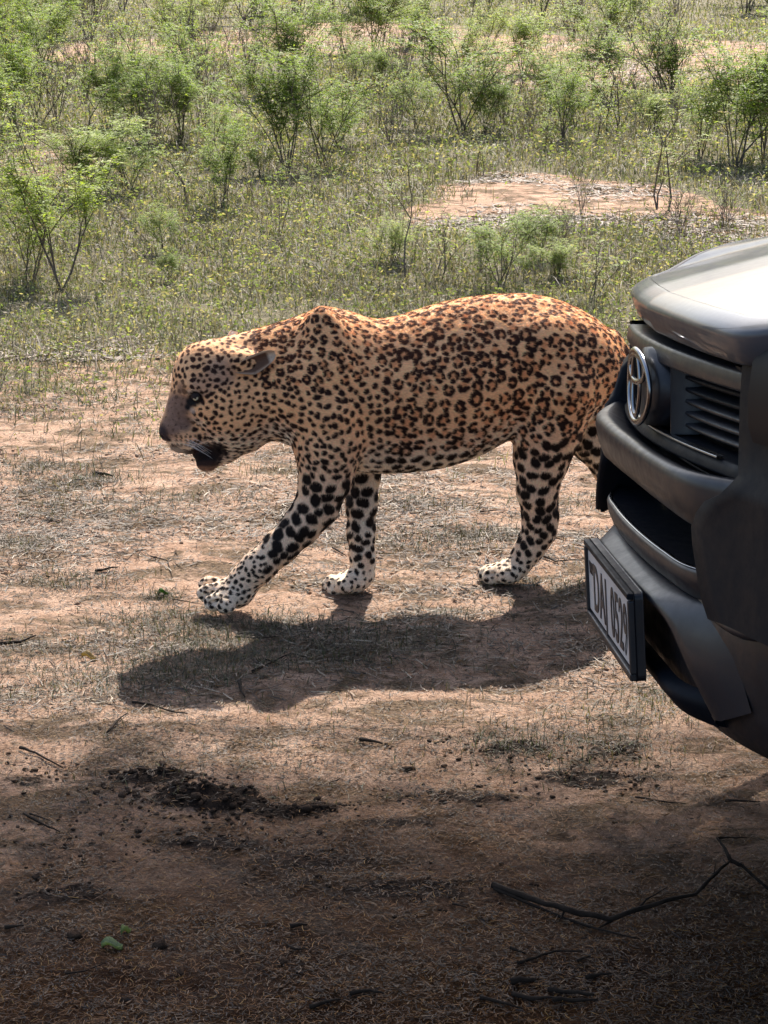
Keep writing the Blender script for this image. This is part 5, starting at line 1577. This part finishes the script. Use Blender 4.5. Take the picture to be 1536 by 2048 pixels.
for a in (([[(235, 420), (262, 452), (300, 488)]], [.008], 'bare leaning stick in the scrub, left of the middle'),
          ([[(505, 1352), (550, 1330), (585, 1312)]], [.0032], 'dark stick in the leopard\'s shadow, pointing up to the right'),
          ([[(528, 1325), (560, 1340)]], [.0022], 'short stick crossing the dark one in the leopard\'s shadow'),
          ([[(478, 1370), (482, 1385), (490, 1400)]], [.0040], 'pale upright twig at the lower rim of the leopard\'s shadow'),
          ([[(455, 1255), (458, 1278)]], [.0030], 'short pale twig just below the front paw'),
          ([[(470, 1275), (520, 1282), (570, 1280)]], [.0020], 'thin stick in the grass below the front paw'),
          ([[(0, 1285), (40, 1280), (72, 1270)]], [.0045], 'thick dark stick at the left edge level with the shadow'),
          ([[(300, 1120), (335, 1128), (345, 1160)]], [.0018], 'thin bent twig left of the front paw'),
          ([[(190, 1150), (238, 1146)]], [.0045], 'dark bark strip left of the front paw'),
          ([[(1078, 1118), (1110, 1130), (1140, 1128), (1175, 1122)]], [.0026], 'thin curved stick between hind paw and number plate'),
          ([[(665, 1102), (692, 1118)]], [.0030], 'short stick between the two front legs'),
          ([[(345, 1205), (420, 1218)]], [.0016], 'straw-thin stick left below the front paw'),
          ([[(265, 1405), (300, 1412), (345, 1428), (375, 1430)]], [.0028], 'dark twig lying below the grass clumps, left'),
          ([[(215, 1470), (240, 1440), (255, 1428)]], [.0026], 'leaning pale twig at the left below the dark twig'),
          ([[(40, 1494), (70, 1505), (125, 1530)]], [.0034], 'long dark stick near the left edge above the earth heap'),
          ([[(48, 1628), (85, 1650), (120, 1665)]], [.0030], 'dark stick left below the earth heap'),
          ([[(60, 1625), (100, 1640)]], [.0022], 'thinner stick lying along the one left below the heap'),
          ([[(720, 1480), (765, 1490)]], [.0045], 'short thick dark stick in the middle below the leopard'),
          ([[(580, 1858), (615, 1856)]], [.0040], 'short dark stick in the shade, bottom middle'),
          ([[(578, 1896), (590, 1903), (618, 1902)]], [.0030], 'curved dark twig just below the short dark stick'),
          ([[(10, 1852), (48, 1853)]], [.0035], 'short dark stick at the lower left edge'),
          ([[(130, 1945), (170, 1940), (212, 1926)]], [.0016], 'hair-thin stick below the pale green leaf'),
          ([[(620, 2012), (650, 2003), (682, 1999)]], [.0040], 'dark stick at the bottom edge, left one of two'),
          ([[(700, 1992), (740, 1985), (768, 1992)]], [.0042], 'dark stick near the bottom edge, right one of two'),
          ([[(1020, 1903), (1050, 1910)]], [.0030], 'short twig right of the middle near the bottom'),
          ([[(1035, 1930), (1070, 1920), (1110, 1907), (1165, 1907)]], [.0030], 'long thin twig below the forked branch'),
          ([[(1022, 1968), (1072, 1965)]], [.0062], 'thick short stick at the bottom right of the middle'),
          ([[(1025, 1990), (1060, 2000), (1115, 2003)]], [.0052], 'thick dark stick under the short thick one'),
          ([[(1095, 1985), (1140, 1990), (1188, 1998)]], [.0050], 'dark stick right of the thick ones near the bottom edge'),
          ([[(1105, 2006), (1150, 2004), (1195, 2010)]], [.0040], 'thin dark stick at the very bottom, right of the middle'),
          ([[(1172, 1960), (1195, 1955), (1222, 1955)]], [.0040], 'short dark stick beside the edge of the truck shadow'),
          ([[(960, 2002), (1000, 2010), (1045, 2018)]], [.0036], 'dark twig at the bottom edge left of the thick sticks'),
          ([[(1155, 1925), (1180, 1918)]], [.0026], 'tiny twig above the bottom sticks'),
          ([[(1270, 1595), (1330, 1606), (1372, 1612)]], [.0020], 'thin twig on the ground below the truck bumper'),
          ([[(1450, 1606), (1520, 1610)]], [.0030], 'dark twig below the truck bumper at the right edge'),
          ([[(905, 1812), (935, 1822)]], [.0022], 'tiny dark twig left of the forked branch'),
          ([[(190, 942), (225, 952)]], [.0060], 'dark curled bark piece at the left, level with the leopard\'s chin'),
          ([[(860, 1062), (905, 1055)]], [.0022], 'small dark twig under the belly'),
          ([[(960, 1030), (1005, 1026)]], [.0022], 'small dark twig in front of the hind leg')):
    stick(*a)
# fallen leaves
def leaf_thing(px, py, L_, W_, rot, colr_, label):
    g_ = on_ground(px, py)
    vs, fs = [], []
    n = 9
    for i in range(n):
        a = i / (n - 1); w_ = W_ * math.sin(math.pi * min(1, a * .93 + .05)) ** .8
        for j in (-1, -.5, 0, .5, 1):
            x, y = (a - .5) * L_, j * w_ / 2
            vs.append((x * math.cos(rot) - y * math.sin(rot), x * math.sin(rot) + y * math.cos(rot), .004 + .010 * abs(j) ** 1.5 + .006 * math.sin(a * 5)))
    for i in range(n - 1):
        for j in range(4): fs.append((i * 5 + j, (i + 1) * 5 + j, (i + 1) * 5 + j + 1, i * 5 + j + 1))
    o = mesh_obj('fallen_leaf', vs, fs, m_leaf, None, cols=np.tile(np.array(colr_), (len(vs), 1)), colname='tint')
    s_ = o.modifiers.new('solid', 'SOLIDIFY'); s_.thickness = .0006
    o.location = (g_.x, g_.y, world_z(g_.x, g_.y)); tag(o, label, 'leaf')
leaf_thing(224, 1893, .034, .020, .1, (.26, .30, .18), 'pale green leaf on the shaded ground, lower left')
leaf_thing(252, 1866, .022, .008, .9, (.27, .30, .15), 'narrow yellow-green leaf just above the pale one')
leaf_thing(178, 1322, .035, .016, -.3, (.30, .22, .12), 'dry tan leaf left of the leopard\'s shadow')
leaf_thing(327, 1198, .024, .014, .4, (.07, .13, .03), 'small dark green leaf left of the front paw')
